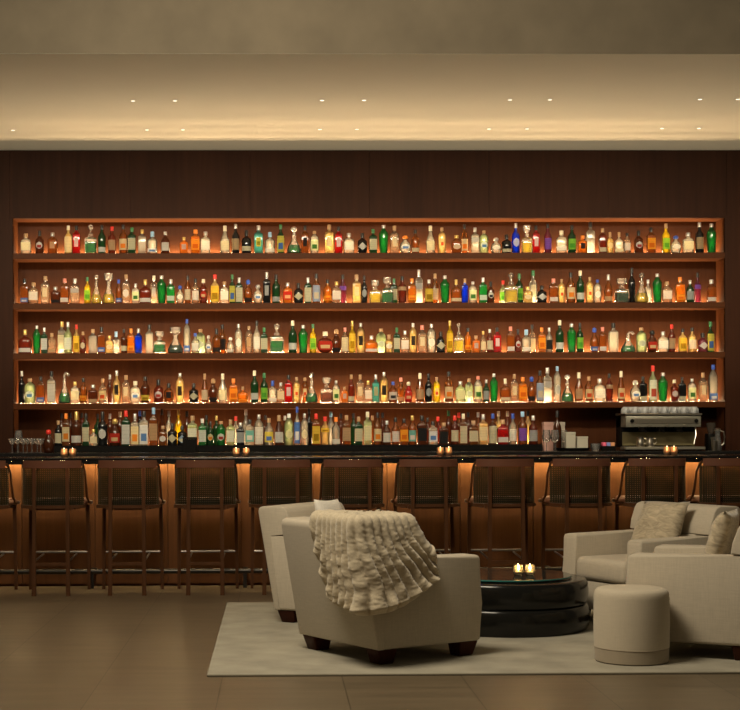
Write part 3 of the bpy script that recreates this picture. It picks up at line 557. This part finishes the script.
for i, T in enumerate((T1, T2, T3, T4)):
    run(T, i, ROWS[i], (252.8, 302.7, 352.6, 402.6)[i], YW + 0.085, YW + 0.185)
run(T5, 4, ZRISER, 445.4, 14.50, 14.50)
run(T5B, 5, ZRISER, 445.4, 14.625, 14.625)
PLACE = ['top shelf', 'second shelf', 'third shelf', 'fourth shelf', 'front of black riser', 'rear of black riser']
GRP = ['bottles and decanters on the top shelf', 'bottles and decanters on the second shelf', 'bottles and decanters on the third shelf', 'bottles and decanters on the lowest shelf', 'bottles in front on the back counter riser', 'bottles behind on the back counter riser']
TENS = ['', '', 'twenty', 'thirty', 'forty', 'fifty', 'sixty', 'seventy']
def ordw(n):
    base = ORD + ['eleventh', 'twelfth', 'thirteenth', 'fourteenth', 'fifteenth', 'sixteenth', 'seventeenth', 'eighteenth', 'nineteenth']
    if n <= 19: return base[n - 1]
    t, u = divmod(n, 10)
    return (TENS[t][:-1] + 'ieth') if u == 0 else TENS[t] + '-' + base[u - 1]
from collections import Counter
first = Counter('%s, %s' % (r[3], PLACE[r[2]]) for r in reg)
for ri in range(6):
    lst = sorted([r for r in reg if r[2] == ri], key=lambda r: r[1]); N = len(lst)
    for i, r in enumerate(lst):
        lab = '%s, %s' % (r[3], PLACE[ri])
        if first[lab] > 1:
            k = i + 1; lab += ', %s from %s' % ((ordw(k), 'left end') if k <= N / 2 else (ordw(N - i), 'right end'))
        ws = lab.split()
        if len(ws) > 16:
            lab = lab.replace(' bottle with', ' bottle,').replace(' crystal', '')
            for cut in (' cap', ' glass', ' left end', ' right end'):
                if len(lab.split()) > 16: lab = lab.replace(cut, {' left end': ' left', ' right end': ' right'}.get(cut, ''), 1) if cut != ' cap' else lab.replace(' and ', ', ', 1).replace('tall ', '', 1)
        tag(r[0], lab, r[5], GRP[ri])

# ------------------------------------------------------------------ back counter things
def onto(px, py, Y): p = PYp(px, py, Y); return p.x
def wineglass(name, px, Y, z, h, r, bowl, label, grp):
    pr = [(r * .75, 0), (r * .75, .003), (r * .12, .006), (r * .10, h * bowl)]
    if bowl > .5: pr += [(r * .5, h * (bowl + .06)), (r, h * .97), (r * 1.02, h)]           # coupe
    else: pr += [(r * .8, h * (bowl + .08)), (r, h * (bowl + .25)), (r * .78, h)]
    o = fin(name, lathe(B(), pr, 20, cap=False), M['clear'], None, 60); o.location = (onto(px, 450, Y), Y, z); return tag(o, label, 'glass', grp)
cg = [(12.2, 14.12), (17.4, 14.26), (23.2, 14.10), (27.2, 14.26), (32.0, 14.10), (37.4, 14.26), (40.8, 14.08)]
for i, (px, Y) in enumerate(cg):
    wineglass('coupe_glass', px, Y, ZBC, 0.135, 0.038, .55, 'stemmed coupe glass on the back counter, %s from left in its cluster' % ORD[i], 'coupe glasses at the left end')
wineglass('wine_glass', 18.6, 14.40, ZBC, 0.21, 0.04, .42, 'tall wine glass standing behind the coupe glasses at left', None)
o = bottle(48.6, 11, 429.7, 'k', 'd', '00', 'r', 14.14, ZBC, 452)
tag(o, 'squat dark brown bottle with red cap standing beside the coupe glasses', 'bottle')
o.location.z = ZBC
wineglass('wine_glass', 546.5, 14.10, ZBC, 0.20, 0.042, .40, 'wine glass in front of pink box, left one of the group', 'wine glasses by the black tray')
wineglass('wine_glass', 555.0, 14.10, ZBC, 0.20, 0.042, .40, 'wine glass beside the black tray, middle one of the group', 'wine glasses by the black tray')
wineglass('wine_glass', 563.5, 14.355, ZBC, 0.20, 0.042, .40, 'wine glass beneath the dark brown wine bottle, right one of group', 'wine glasses by the black tray')
def carton(name, x0, x1, y0, y1, Y, dep, col, label, z=None, cat='box'):
    z = ZBC if z is None else z
    a, b = onto(x0, y1, Y), onto(x1, y1, Y); h = PYp((x0 + x1) / 2, y0, Y).z - z
    o = thing(name, label, cat, ((a + b) / 2, Y, z))
    w = (b - a) / 2
    fin('body', box(B(), (-w, 0, 0), (w, dep, h * .86), 0.002, 1), col, o)
    fin('lid', box(B(), (-w - .002, -.002, h * .862), (w + .002, dep + .002, h), 0.002, 1), col, o); return o
pink = plain('pink_card', (0.42, 0.24, 0.20), 0.7, var=.15); pale = plain('pale_card', (0.38, 0.33, 0.27), 0.7, var=.1); cardw = plain('white_card', (0.40, 0.37, 0.30), 0.7, var=.1)
carton('gift_box', 544, 553.4, 422, 452, 14.40, .1, pink, 'tall pink card box behind the wine glasses on the back counter')
carton('gift_box', 555, 565, 422, 452, 14.42, .1, pale, 'tall pale card box behind the wine glasses, right of the pink box')
o = bottle(557.3, 8.2, 411, 's', 'd', '00', 'k', 14.28, ZBC, 452); o.location.z = ZBC
tag(o, 'dark brown wine bottle standing in front of the pink and pale boxes', 'bottle')
# tray with napkin boxes
tx = onto(573.5, 448, 14.12)
tr = fin('serving_tray', lathe(B(), [(.13, 0), (.155, .006), (.168, .03), (.163, .03), (.15, .010), (.001, .009)], 28, ry=.62, cap=False), M['black'], None, 50)
tr.location = (tx, 14.15, ZBC); tag(tr, 'shallow black tray holding two pale napkin boxes', 'tray')
carton('napkin_box', 566, 575.6, 432, 449, 14.12, .06, cardw, 'tall pale napkin box on the black tray', ZBC + .013)
carton('napkin_box', 577, 588, 436.5, 449, 14.12, .06, cardw, 'low pale napkin box on the right of the black tray', ZBC + .013)
dish = fin('glass_dish', lathe(B(), [(.03, 0), (.045, .02), (.05, .07), (.047, .07), (.04, .01)], 20, cap=False), M['clear'], None, 50)
dish.location = (onto(595.5, 450, 14.15), 14.15, ZBC); tag(dish, 'small clear glass dish between black tray and coloured packets', 'dish')
pk = thing('packet_caddy', 'black caddy of pink, blue and orange sugar packets on back counter', 'caddy', (onto(608, 450, 14.15), 14.15, ZBC))
fin('caddy_box', box(B(), (-.066, -.04, 0), (.066, .04, .045), .003, 1), M['black'], pk)
for i, c in enumerate(((.75, .12, .22), (.20, .25, .55), (.70, .32, .15))):
    fin('packet', box(B(), (-.058 + .04 * i, -.03, .046), (-.022 + .04 * i, .03, .080), .002, 1), plain('packet_paper', c, .6), pk)
# black box on the riser
cb = thing('bar_caddy', 'small black box on the back counter beside the diamond-label bottles', 'caddy', (onto(190, 451, 14.12), 14.12, ZBC))
hh = PYp(190, 437, 14.12).z - ZBC
fin('box_body', box(B(), (-.066, -.04, 0), (.066, .04, hh * .88), .003, 1), M['black'], cb)
fin('box_lid', box(B(), (-.068, -.042, hh * .885), (.068, .042, hh), .003, 1), M['black'], cb)

# espresso machine
def mach():
    Y = 14.02
    def X(px): return onto(px, 430, Y) - cx
    def Z(py): return PYp(662, py, Y).z - ZBC
    cx = onto(662, 430, Y)
    o = thing('espresso_machine', 'wide steel espresso machine at the right end of the back counter', 'espresso machine', (cx, Y, ZBC))
    L, Rr = X(626), X(701)
    fin('rear_housing', box(B(), (L, .20, .03), (Rr, .42, Z(414)), .008, 2), M['black'], o)
    fin('backsplash', box(B(), (L + .01, .185, .05), (Rr - .01, .20, Z(432))), plain('olive_steel', (0.30, 0.25, 0.13), 0.35, 0.7), o)
    up = prism(B(), [(0, 0), (.0, Z(416.5) - Z(427)), (.03, Z(414) - Z(427)), (.40, Z(414) - Z(427)), (.40, 0)], L, Rr, .004, 2)
    bmesh.ops.rotate(up, verts=up.verts, cent=(0, 0, 0), matrix=Matrix.Rotation(R(90), 3, 'Z'))
    bmesh.ops.transform(up, matrix=Matrix.Translation((0, 0, Z(427))), verts=up.verts)
    for v in up.verts: v.co.x = -v.co.x
    fin('upper_housing', up, M['dim_steel'], o)
    fin('cup_rail', box(B(), (X(625), -.01, Z(415.2)), (X(702), .40, Z(413.2)), .003, 1), M['chrome'], o)
    pan = fin('control_panel', box(B(), (L + .05, -.006, Z(423.4)), (Rr - .05, 0.001, Z(418.6)), .002, 1), M['chrome'], o)
    for k in (632, 696):
        fin('end_cap', lathe(B(), [(.018, 0), (.018, .02)], 14), M['black'], o).matrix_local = Matrix.Translation((X(k), 0.002, Z(420.8))) @ Matrix.Rotation(R(90), 4, 'X')
    for k in (645, 663, 681):
        g = B(); lathe(g, [(.036, Z(431)), (.036, Z(427) + .002)], 16, c=(X(k), .10, 0)); h_ = fin('group_head', g, M['iron'], o)
        hb = B(); tube(hb, [(X(k), .10, Z(430.5)), (X(k), -.04, Z(431.5))], .011, 8); fin('portafilter', hb, M['black'], h_)
        fin('gauge', lathe(B(), [(.013, 0), (.013, .008)], 12), M['chrome'], o).matrix_local = Matrix.Translation((X(k + 4), 0.0, Z(425.6))) @ Matrix.Rotation(R(90), 4, 'X')
    fin('drip_tray', box(B(), (X(625), -.02, Z(449.6)), (X(705), .20, Z(446.8)), .004, 1), M['dim_steel'], o)
    for k in (628, 700):
        fin('foot', box(B(), (X(k) - .02, .02, 0), (X(k) + .02, .06, Z(449.6))), M['black'], o)
    w = B(); tube(w, [(X(697), .05, Z(427)), (X(696), .01, Z(436)), (X(694), .0, Z(444))], .006, 8); fin('steam_wand', w, M['chrome'], o)
    return o, Z, cx
esp, Zm, ecx = mach()
# cups upside down on the machine, two pitchers in front
cz = ZBC + Zm(413.2)
def cup(px, Y, label, rz):
    c = thing('coffee_cup', label, 'cup', (onto(px, 412, Y), Y, cz), 0, 'white cups on the espresso machine')
    fin('cup_body', lathe(B(), [(.043, 0), (.044, .012), (.040, .04), (.026, .058), (.024, .062), (0.001, .060)], 20), M['ceramic'], c, 60)
    hb = B(); tube(hb, [(.040, 0, .042), (.058, 0, .040), (.062, 0, .026), (.056, 0, .014), (.041, 0, .014)], .005, 8); fin('handle', hb, M['ceramic'], c); c.rotation_euler.z = rz
for i in range(8): cup(625.5 + i * 9.8, 14.10, 'white cup upside down on the machine, %s from left in front row' % ORD[i], R(-78))
for i in range(7): cup(630.5 + i * 9.8, 14.24, 'white cup upside down on the machine, %s from left in rear row' % ORD[i], R(80))
for px, Y, lb in ((640.5, 13.995, 'steel milk pitcher on drip tray, the left one of two'), (650.2, 13.995, 'steel milk pitcher on drip tray, the right one of two')):
    p = thing('milk_pitcher', lb, 'pitcher', (onto(px, 447, Y + .06), Y + .06, ZBC + Zm(446.8) + .0015), R(-25), 'milk pitchers on the espresso machine')
    fin('pitcher_body', lathe(B(), [(.033, 0), (.036, .01), (.036, .05), (.027, .075), (.031, .09), (.028, .09), (.024, .075), (.03, .02)], 20, cap=False), M['chrome'], p)
    hb = B(); tube(hb, [(.03, 0, .078), (.058, 0, .074), (.06, 0, .04), (.036, 0, .025)], .005, 8); fin('handle', hb, M['chrome'], p)
# thermos jug and grinder at the right end
j = thing('coffee_grinder', 'black coffee grinder right of the espresso machine', 'grinder', (onto(711, 450, 14.10), 14.10, ZBC))
fin('grinder_body', box(B(), (-.035, -.04, 0), (.035, .09, .16), .008, 2), M['black'], j)
fin('hopper', lathe(B(), [(.025, .161), (.045, .24), (.045, .26), (.02, .265)], 18), glassy('smoked_hopper', (.25, .2, .16), .5, .2), j)
fin('spout', lathe(B(), [(.012, .09), (.02, .13)], 12, c=(0, -.05, 0)), M['chrome'], j)
j = thing('water_jug', 'steel and glass jug with looped handle at far right of counter', 'jug', (onto(717.6, 450, 14.02), 14.02, ZBC))
fin('jug_body', lathe(B(), [(.034, 0), (.04, .02), (.034, .10), (.024, .15), (.03, .19), (.027, .19), (.02, .15)], 20, cap=False), M['clear'], j)
fin('jug_lid', lathe(B(), [(.03, .191), (.03, .205), (.008, .215)], 16), M['chrome'], j)
hb = B(); tube(hb, [(.026, 0, .185), (.055, 0, .18), (.066, 0, .13), (.06, 0, .07), (.037, 0, .05)], .007, 8); fin('handle', hb, M['chrome'], j)
tn = thing('bar_tin', 'small steel shaker tin beside the looped-handle jug', 'shaker', (onto(714.5, 452, 13.93), 13.93, ZBC))
fin('tin_body', lathe(B(), [(.024, 0), (.03, .09), (.026, .09), (.02, .01)], 18, cap=False), M['chrome'], tn)
fin('rim', lathe(B(), [(.0295, .0905), (.031, .093), (.028, .094)], 18, cap=False), M['chrome'], tn)

# ------------------------------------------------------------------ candles
def votive(x, y, z, r, h, glass, power, label, grp):
    c = thing('votive_candle', label, 'candle', (x, y, z), random.random(), grp)
    fin('glass_holder', lathe(B(), [(r * .62, 0), (r * .8, .004), (r, h * .35), (r * .98, h * .75), (r * .86, h), (r * .80, h), (r * .92, h * .7), (r * .9, h * .35), (r * .6, h * .1)], 20, cap=False), glass, c, 60)
    fin('wax', lathe(B(), [(r * .6, .006), (r * .8, h * .25), (r * .8, h * .4), (.001, h * .41)], 16), M['wax'], c)
    fin('flame', lathe(B(), [(.001, h * .5), (.006, h * .62), (.007, h * .75), (.003, h * .95), (.0008, h * 1.08)], 12), M['flame'] if glass == M['gold_glass'] else M['low_flame'], c)
    l = bpy.data.lights.new('candle_light', 'POINT'); l.energy = power; l.color = (1.0, .62, .28); l.shadow_soft_size = .012
    o = bpy.data.objects.new('candle_light', l); COL.objects.link(o); o.parent = c; o.location = (0, 0, h * 1.1)
for grp, pxs in (('left end', (64.2, 72.6)), ('left middle', (236.2, 246.2)), ('centre', (440.4, 448.8)), ('right part', (667, 674))):
    for k, px in enumerate(pxs):
        p = PYp(px, 456.4 - (px - 370) * .003, 12.42)
        votive(p.x, 12.42, ZBAR, .030, .075, M['amber_glass'], .07, 'copper glass votive candle at %s of bar top, %s of its pair' % (grp, ('left', 'right')[k]), 'votive candles along the bar')

# ------------------------------------------------------------------ bar stools (front faces +y, towards the bar)
def make_stool():
    t = thing('bar_stool', '', 'bar stool')
    zs = .70
    st = B()
    pts = [(-.245, .25), (.245, .25), (.25, .05), (.15, -.165), (-.15, -.165), (-.25, .05)]
    va = [st.verts.new((x, y, zs + .002)) for x, y in pts]; vb = [st.verts.new((x, y, zs + .055)) for x, y in pts]
    st.faces.new(va[::-1]); st.faces.new(vb)
    for i in range(6): st.faces.new((va[i], va[(i + 1) % 6], vb[(i + 1) % 6], vb[i]))
    bevel(st, va + vb, .02, 3); fin('seat', st, M['leather'], t)
    fr = B(); box(fr, (-.235, .215, zs - .025), (.235, .24, zs)); box(fr, (-.17, -.215, zs - .025), (.17, -.195, zs))
    for s in (-1, 1):
        bm = B(); v = [(s * .170, -.12), (s * .235, .23)]
        tube(fr, [(v[0][0], v[0][1], zs - .013), (v[1][0], v[1][1], zs - .013)], .012, 6)
        bm.free()
    fin('seat_frame', fr, M['stool_wood'], t)
    # barrel back: section curves forward at the sides
    def arc(u):                                    # u -1..1 across the back
        x = .245 * math.sin(u * 1.35) / math.sin(1.35); y = -.235 + .16 * (1 - math.cos(u * 1.35)); return x, y
    us = [-1 + 2 * i / 24 for i in range(25)]
    cn = B(); lo = [cn.verts.new((*arc(u), zs + .015)) for u in us]; hi = [cn.verts.new((*arc(u), 1.01)) for u in us]
    for i in range(24): cn.faces.new((lo[i], lo[i + 1], hi[i + 1], hi[i]))
    fin('cane_panel', cn, M['cane'], t)
    def band(z0, z1, th, name, mat, us=us):
        b = B(); rings = []
        for u in us:
            x, y = arc(u); x2, y2 = arc(u); n = Vector((math.sin(u * 1.35), -math.cos(u * 1.35), 0)) * th
            rings.append([b.verts.new((x + n.x, y + n.y, z0)), b.verts.new((x - n.x, y - n.y, z0)), b.verts.new((x - n.x, y - n.y, z1)), b.verts.new((x + n.x, y + n.y, z1))])
        for a, c in zip(rings, rings[1:]):
            for k in range(4): b.faces.new((a[k], a[(k + 1) % 4], c[(k + 1) % 4], c[k]))
        b.faces.new(rings[0]); b.faces.new(rings[-1][::-1])
        bmesh.ops.bevel(b, geom=[e for e in b.edges if abs((e.verts[0].co - e.verts[1].co).z) < 1e-6], offset=th * .6, segments=2, affect='EDGES') if False else None
        return fin(name, b, mat, t)
    band(1.008, 1.068, .021, 'top_rail', M['leather'], us[3:-3])
    band(zs - .012, zs + .014, .013, 'lower_rail', M['stool_wood'])
    for s in (-1, 1):
        # arm: from the end of the top rail down and forward to the seat corner
        am = B(); x, y = arc(s * .86); xe, ye = arc(s)
        tube(am, [(x, y, 1.04), (s * .240, y + .03, 1.02), (s * .243, -.03, .96), (s * .245, .01, .86), (s * .247, .06, .77), (s * .250, .13, .725), (s * .256, .22, .715)], .010, 8, 1.2)
        a = fin('arm', am, M['stool_wood'], t)
        cp = B(); tube(cp, [(s * .256, .222, .715), (s * .256, .262, .715)], .016, 10); fin('end_cap', cp, M['footrest'], a)
        # rear legs run up the back as posts; front legs splay to the seat corners
        b1 = B(); bar(b1, (s * .135, -.245, 0), (s * .130, -.245, 1.01), .032, .026, .026, .022); fin('leg', b1, M['stool_wood'], t)
        b2 = B(); bar(b2, (s * .240, .245, 0), (s * .232, .225, zs - .001), .024, .024, .028, .028); fin('leg', b2, M['stool_wood'], t)
    f = B(); tube(f, [(-.245, .26, .305), (.245, .26, .305)], .010, 8)
    for s in (-1, 1): tube(f, [(s * .135, -.22, .27), (s * .135, .26, .29)], .008, 8)
    fin('footrest', f, M['footrest'], t)
    s_ = B(); box(s_, (-.122, -.255, .235), (.122, -.235, .262), .002, 1); fin('stretcher', s_, M['stool_wood'], t)
    index(t); return t
stool = make_stool()
def name_copies(): pass
SP = [(-25, 'woven cane bar stool cut by the left picture edge'), (51, 'woven cane bar stool in front of the leftmost pair of bar candles'), (127, 'woven cane bar stool, second to the right of the cut-off left stool'),
      (205, 'woven cane bar stool just left of the candles at left middle'), (281, 'woven cane bar stool rising behind the rear left armchair back'), (353, 'woven cane bar stool rising behind the fur throw'),
      (429, 'woven cane bar stool directly under the centre pair of candles'), (506, 'woven cane bar stool behind the black coffee table candles'), (583, 'woven cane bar stool left of the rear right armchair back'),
      (659, 'woven cane bar stool rising behind the rear right armchair fur pillow'), (734, 'woven cane bar stool cut by the right picture edge')]
YS = 12.12
for i, (px, lb) in enumerate(SP):
    s = stool if i == 0 else copy_tree(stool)
    p = PYp(px, 460, YS - .23); s.location = (p.x, YS, 0); s['label'] = lb; s['category'] = 'bar stool'; s['group'] = 'cane-backed stools along the bar'

# ------------------------------------------------------------------ lounge
a_, b_ = PZp(207, 677), PZp(226.5, 604)
xl = (a_.x + b_.x) / 2
rg = thing('area_rug', 'large pale beige wool rug under the lounge seats', 'rug', (xl, a_.y, 0))
fin('pile', box(B(), (0, .012, 0), (5.6, b_.y - a_.y, .012), .004, 1), M['rug'], rg)
fin('binding', box(B(), (0, 0, 0), (5.6, .0115, .011), .003, 1), M['rug_edge'], rg)
ZR = .012

def armchair(label, heading, anchor_local, anchor_px, shift=(0, 0)):
    K = 1.07; D, Wd = .34 * K, .38 * K
    p = PZp(anchor_px[0], anchor_px[1], anchor_local[2]); ch, sh = math.cos(R(heading)), math.sin(R(heading))
    ax, ay = anchor_local[0] * K, anchor_local[1] * K
    c = thing('armchair', label, 'armchair', (p.x - (ax * ch - ay * sh) + shift[0], p.y - (ax * sh + ay * ch) + shift[1], ZR), R(heading), 'cream lounge armchairs')
    L = M['linen']
    def P(pts): return [(x * K, z) for x, z in pts]
    for s in (-1, 1):
        y0, y1 = sorted((s * .25 * K, s * (Wd - .001)))
        fin('armrest', prism(B(), P([(-.315, .085), (.335, .085), (.343, .30), (.337, .562), (.32, .579), (-.20, .585), (-.390, .590)]), y0, y1, .019, 4), L, c)
        for f in (-1, 1):
            b1 = B(); bar(b1, (f * .262 * K, s * .30 * K, 0), (f * .268 * K, s * .305 * K, .087), .095, .095, .130, .130); bevel(b1, b1.verts, .006, 1); fin('leg', b1, M['leg_wood'], c)
    fin('frame', box(B(), (-.24 * K, -.2495 * K, .085), (.325 * K, .2495 * K, .275), .010, 2), L, c)
    bk = prism(B(), P([(-.34, .085), (-.292, .085), (-.372, .592), (-.205, .5925), (-.215, .66), (-.245, .745), (-.265, .772), (-.30, .783), (-.43, .779), (-.452, .768), (-.458, .745)]), -Wd, Wd, .010, 3)
    fin('backrest', bk, L, c)
    fin('back_panel', prism(B(), P([(-.28, .276), (-.15, .276), (-.204, .591), (-.37, .591)]), -.2495 * K, .2495 * K, .006, 2), L, c)
    sc = box(B(), (-.18 * K, -.244 * K, .279), (.35 * K, .244 * K, .435), .045, 4); fin('seat_cushion', sc, L, c)
    return c
c1 = armchair('cream armchair nearest the viewer, fur throw draped over its back corner', 31.5, (-.34, -.38, .094), (378.5, 651.5))
c2 = armchair('cream armchair at rear left, half hidden behind the throw-draped armchair', -31, (-.29, -.33, .012), (285, 622))
c3 = armchair('cream armchair at rear right with fur pillow facing the coffee table', 206, (.335, -.38, .585), (563, 534))
c4 = armchair('cream armchair cut by right picture edge, behind the round ottoman', 153, (.335, .38, .585), (630.5, 558), (.03, .205))
bpy.context.view_layer.update()

# pillows
def pillow(name, label, mat, w, h, t, loc, rot, lump=0.0, seed=0):
    bm = B(); N = 16; g = {}
    for sd in (1, -1):
        for i in range(N + 1):
            for j in range(N + 1):
                u, v = 2 * i / N - 1, 2 * j / N - 1
                edge = i in (0, N) or j in (0, N)
                if edge and sd < 0: g[(sd, i, j)] = g[(1, i, j)]; continue
                pinch = 1 - .07 * (abs(u * v)) ** 0 * (1 - max(abs(u), abs(v)) ** 2) if False else 1
                k = 1 - .06 * (u * u + v * v - 2 * u * u * v * v)
                d = ((1 - abs(u) ** 3) * (1 - abs(v) ** 3)) ** .55
                co = Vector((u * w / 2 * (1 - .07 * (1 - v * v) * u * u), v * h / 2 * (1 - .07 * (1 - u * u) * v * v), sd * d * t / 2))
                if lump: co += Vector((0, 0, sd)) * lump * noise.noise(co * 11 + Vector((seed, 0, sd))) + co.normalized() * lump * .5 * noise.noise(co * 28 + Vector((seed, 3, 0)))
                g[(sd, i, j)] = bm.verts.new(co)
    for sd in (1, -1):
        for i in range(N):
            for j in range(N):
                q = [g[(sd, i, j)], g[(sd, i + 1, j)], g[(sd, i + 1, j + 1)], g[(sd, i, j + 1)]]
                bm.faces.new(q if sd > 0 else q[::-1])
    o = fin(name, bm, mat, None, 0); o.location = loc; o.rotation_euler = rot; return tag(o, label, 'pillow')
def on_chair(ch, local, tilt, spin=0.0, roll=0.0):
    """pillow frame: its face looks along the chair's forward direction, leaning back by tilt"""
    m = ch.matrix_world @ Matrix.Translation(local) @ Matrix.Rotation(spin, 4, 'Z') @ Matrix.Rotation(-tilt, 4, 'Y') @ Matrix.Rotation(R(90), 4, 'Y') @ Matrix.Rotation(R(90) + roll, 4, 'Z')
    return m.to_translation(), m.to_euler()
l_, r_ = on_chair(c3, Vector((-.115, .02, .625)), R(24), R(0), R(2))
pillow('fur_pillow', 'fluffy cream fur pillow leaning in the rear right armchair', M['fur'], .45, .39, .14, l_, r_, .014, 2)
l_, r_ = on_chair(c4, Vector((-.09, -.05, .645)), R(17), R(0), R(1))
pillow('fur_pillow', 'fluffy fur pillow in the armchair cut by the right edge', M['fur'], .42, .37, .13, l_, r_, .010, 5)
l_, r_ = on_chair(c2, Vector((-.092, -.085, .650)), R(17), R(0), R(-2))
pillow('cushion', 'white cushion in the rear left armchair, peeping over the near armchair back', M['white_cushion'], .33, .36, .11, l_, r_)

# fur throw over the back corner of the near armchair (chair coordinates)
def throw():
    NS, NV = 150, 150; bm = B(); K = 1.07
    top_b, top_a = .785, .592; HW = .38 * K
    def rearx(z): return K * (-.34 - .092 * max(0, min(1, (z - .07) / .52)) - max(0, z - .59) * .19)
    grid = []; A = .93; A0 = .385                       # A0: length along the rear face up to the near corner
    LC = .10; sm = lambda t: (lambda k: k * k * (3 - 2 * k))(min(1, max(0, t)))
    off = .050
    for i in range(NS + 1):
        s = i / NS; a = s * A; row = []
        e = max(0, a - A0 - LC); t = min(1, max(0, (a - A0) / LC)); ca, sa = math.cos(t * math.pi / 2), math.sin(t * math.pi / 2)
        top = top_b + (top_a - top_b) * sm((e - .30) / .11)
        width = (.20 + (.13 - .20) * t) * K
        bot = .30 + .02 * math.sin(s * 9) * (1 - t) + (min(1, e / .46)) ** 1.6 * .19
        drop = .12 * (1 - sm((a - A0 + .14) / .10)) if e <= 0 else .12 * sm((e - .34) / .08)
        lft = max(0, 1 - a / .12); bot += .16 * lft ** 1.5
        Lt = top - bot; tot = .12 + width + Lt
        inn = Vector((ca, sa, 0))
        for j in range(NV + 1):
            q = j / NV * tot; d = max(0, q - .12 - width); z = top - d
            if a < A0:
                slide = .16 * (d / .5) ** 1.2 * max(0, 1 - a / .37)  # the hanging edge draws in towards the corner
                y = -HW + A0 - a - slide
                base = lambda zz, o: Vector((rearx(zz) - o, y, zz))
            else:
                base = lambda zz, o: Vector((rearx(min(zz, .77)) + e - o * ca, -HW - o * sa, zz))
            if q < .12: c = base(top, off) + inn * (width + 2 * off); c.z = top - drop + q * drop / .12 + .030
            elif q < .12 + width:
                f = (q - .12) / width; c = base(top, off) + inn * ((width + 2 * off) * (1 - f)); c.z = top + .030 + .006 * math.sin(f * math.pi)
            else:
                c = base(z, off + .004 + .02 * (d / .4) ** 2); c.z = z + .030 * max(0, 1 - d / .06)
            row.append(c)
        grid.append(row)
    for it in range(24):                                           # soften the turns
        ng = [r[:] for r in grid]
        for i in range(1, NS):
            for j in range(1, NV):
                ng[i][j] = grid[i][j].lerp((grid[i - 1][j] + grid[i + 1][j] + grid[i][j - 1] + grid[i][j + 1]) / 4, .3)
        grid = ng
    vs = []
    for i in range(NS + 1):
        row = []
        for j in range(NV + 1):
            du = grid[min(i + 1, NS)][j] - grid[max(i - 1, 0)][j]; dv = grid[i][min(j + 1, NV)] - grid[i][max(j - 1, 0)]
            n = dv.cross(du); n = n.normalized() if n.length > 1e-9 else Vector((0, 0, 1))
            c = grid[i][j]; u, v = i / NS, j / NV
            drape = max(0, min(1, (v - .33) * 3.0))
            cen = .47                                              # ropes fan out from under the top corner
            fan = (u - cen) * (1.75 - .95 * v)
            wob = .030 * noise.noise(Vector((u * 4, v * 3, 1.0))) + .010 * noise.noise(Vector((u * 9, v * 6, 5.0)))
            ridge = abs(math.sin((fan + wob) * 44)) ** .6
            beads = .5 + .5 * math.sin(v * 62 + 5 * noise.noise(Vector((u * 8, v * 2.5, 9))) + math.floor((fan + wob) * 44 / math.pi) * 2.1)
            hem = max(0, min(1, (v - .84) * 8))
            lumps = noise.noise(Vector((u * 12, v * 10, 4.0)))
            dsp = .014 + (.052 * ridge * (.90 + .10 * beads)) * (.12 + .88 * drape) + .007 * lumps + .022 * hem * (.6 + .4 * lumps) + .004 * noise.noise(Vector((u * 60, v * 60, 2)))
            e = min(u, 1 - u, 1 - v); dsp = max(.004, dsp * min(1, e * 16 + .3))
            row.append(bm.verts.new(c + n * dsp))
        vs.append(row)
    for i in range(NS):
        for j in range(NV): bm.faces.new((vs[i][j], vs[i][j + 1], vs[i + 1][j + 1], vs[i + 1][j]))
    o = fin('fur_throw', bm, M['throw'], None, 0)
    sd = o.modifiers.new('thickness', 'SOLIDIFY'); sd.thickness = .010; sd.offset = -1
    o.matrix_world = c1.matrix_world.copy()
    tag(o, 'chunky cream fur throw draped over the near armchair back', 'throw')
throw()

# coffee table with candles
YT = PZp(505, 628.5).y; XT = PZp(505, 628.5).x
tb = thing('coffee_table', 'round black lacquer coffee table of two stacked bulges, glass top', 'coffee table', (XT, YT, ZR))
def bulge(r, z0, z1, k=12): return [(r - .024 + .024 * math.sin(math.pi * i / k), z0 + (z1 - z0) * (1 - math.cos(math.pi * i / k)) / 2) for i in range(k + 1)]
fin('lower_ring', lathe(B(), [(.3, 0)] + bulge(.548, 0, .165) + [(.3, .165)], 64), M['lacquer'], tb, 60)
fin('upper_ring', lathe(B(), [(.3, .164)] + bulge(.540, .166, .325) + [(.40, .330), (.38, .322)], 64), M['lacquer'], tb, 60)
gt = fin('glass_top', lathe(B(), [(.43, .336), (.43, .346)], 64), M['table_glass'], tb)
fin('glass_rim', lathe(B(), [(.4302, .3362), (.4345, .338), (.4345, .344), (.4302, .3458)], 64, cap=False), M['glass_edge'], gt)
fin('glass_stand', lathe(B(), [(.30, .322), (.30, .3355)], 40), M['lacquer'], tb)
for k, px in enumerate((518.3, 530.0)):
    p = PZp(px, 575.5, ZR + .346)
    votive(p.x, p.y, ZR + .3465, .034, .068, M['gold_glass'], .22, 'lit gold glass votive candle on the coffee table, %s of two' % ('left', 'right')[k], 'votive candles on the coffee table')

# ottoman
p = PZp(631.6, 660.6, ZR)
ot = thing('ottoman', 'round cream upholstered ottoman with a darker base band', 'ottoman', (p.x, p.y, ZR))
ro = 37.2 * p.y / F; hz = PYp(632, 588, p.y).z - ZR
fin('base_band', lathe(B(), [(ro * .93, 0), (ro * .985, .008), (ro * .99, .078), (ro * .95, .08)], 48), M['ottoman_band'], ot)
fin('body', lathe(B(), [(ro * .95, .081), (ro * .995, .083), (ro, .1), (ro * 1.01, hz * .5), (ro, hz - .05), (ro * .99, hz - .03), (ro * .965, hz - .014), (ro * .92, hz - .003), (ro * .8, hz + .004), (ro * .4, hz + .010), (.001, hz + .012)], 48), M['ottoman'], ot, 60)
fin('base_seam', lathe(B(), [(ro * .99, .0785), (ro * 1.004, .081), (ro * .99, .0835)], 48, cap=False), M['ottoman_band'], ot)
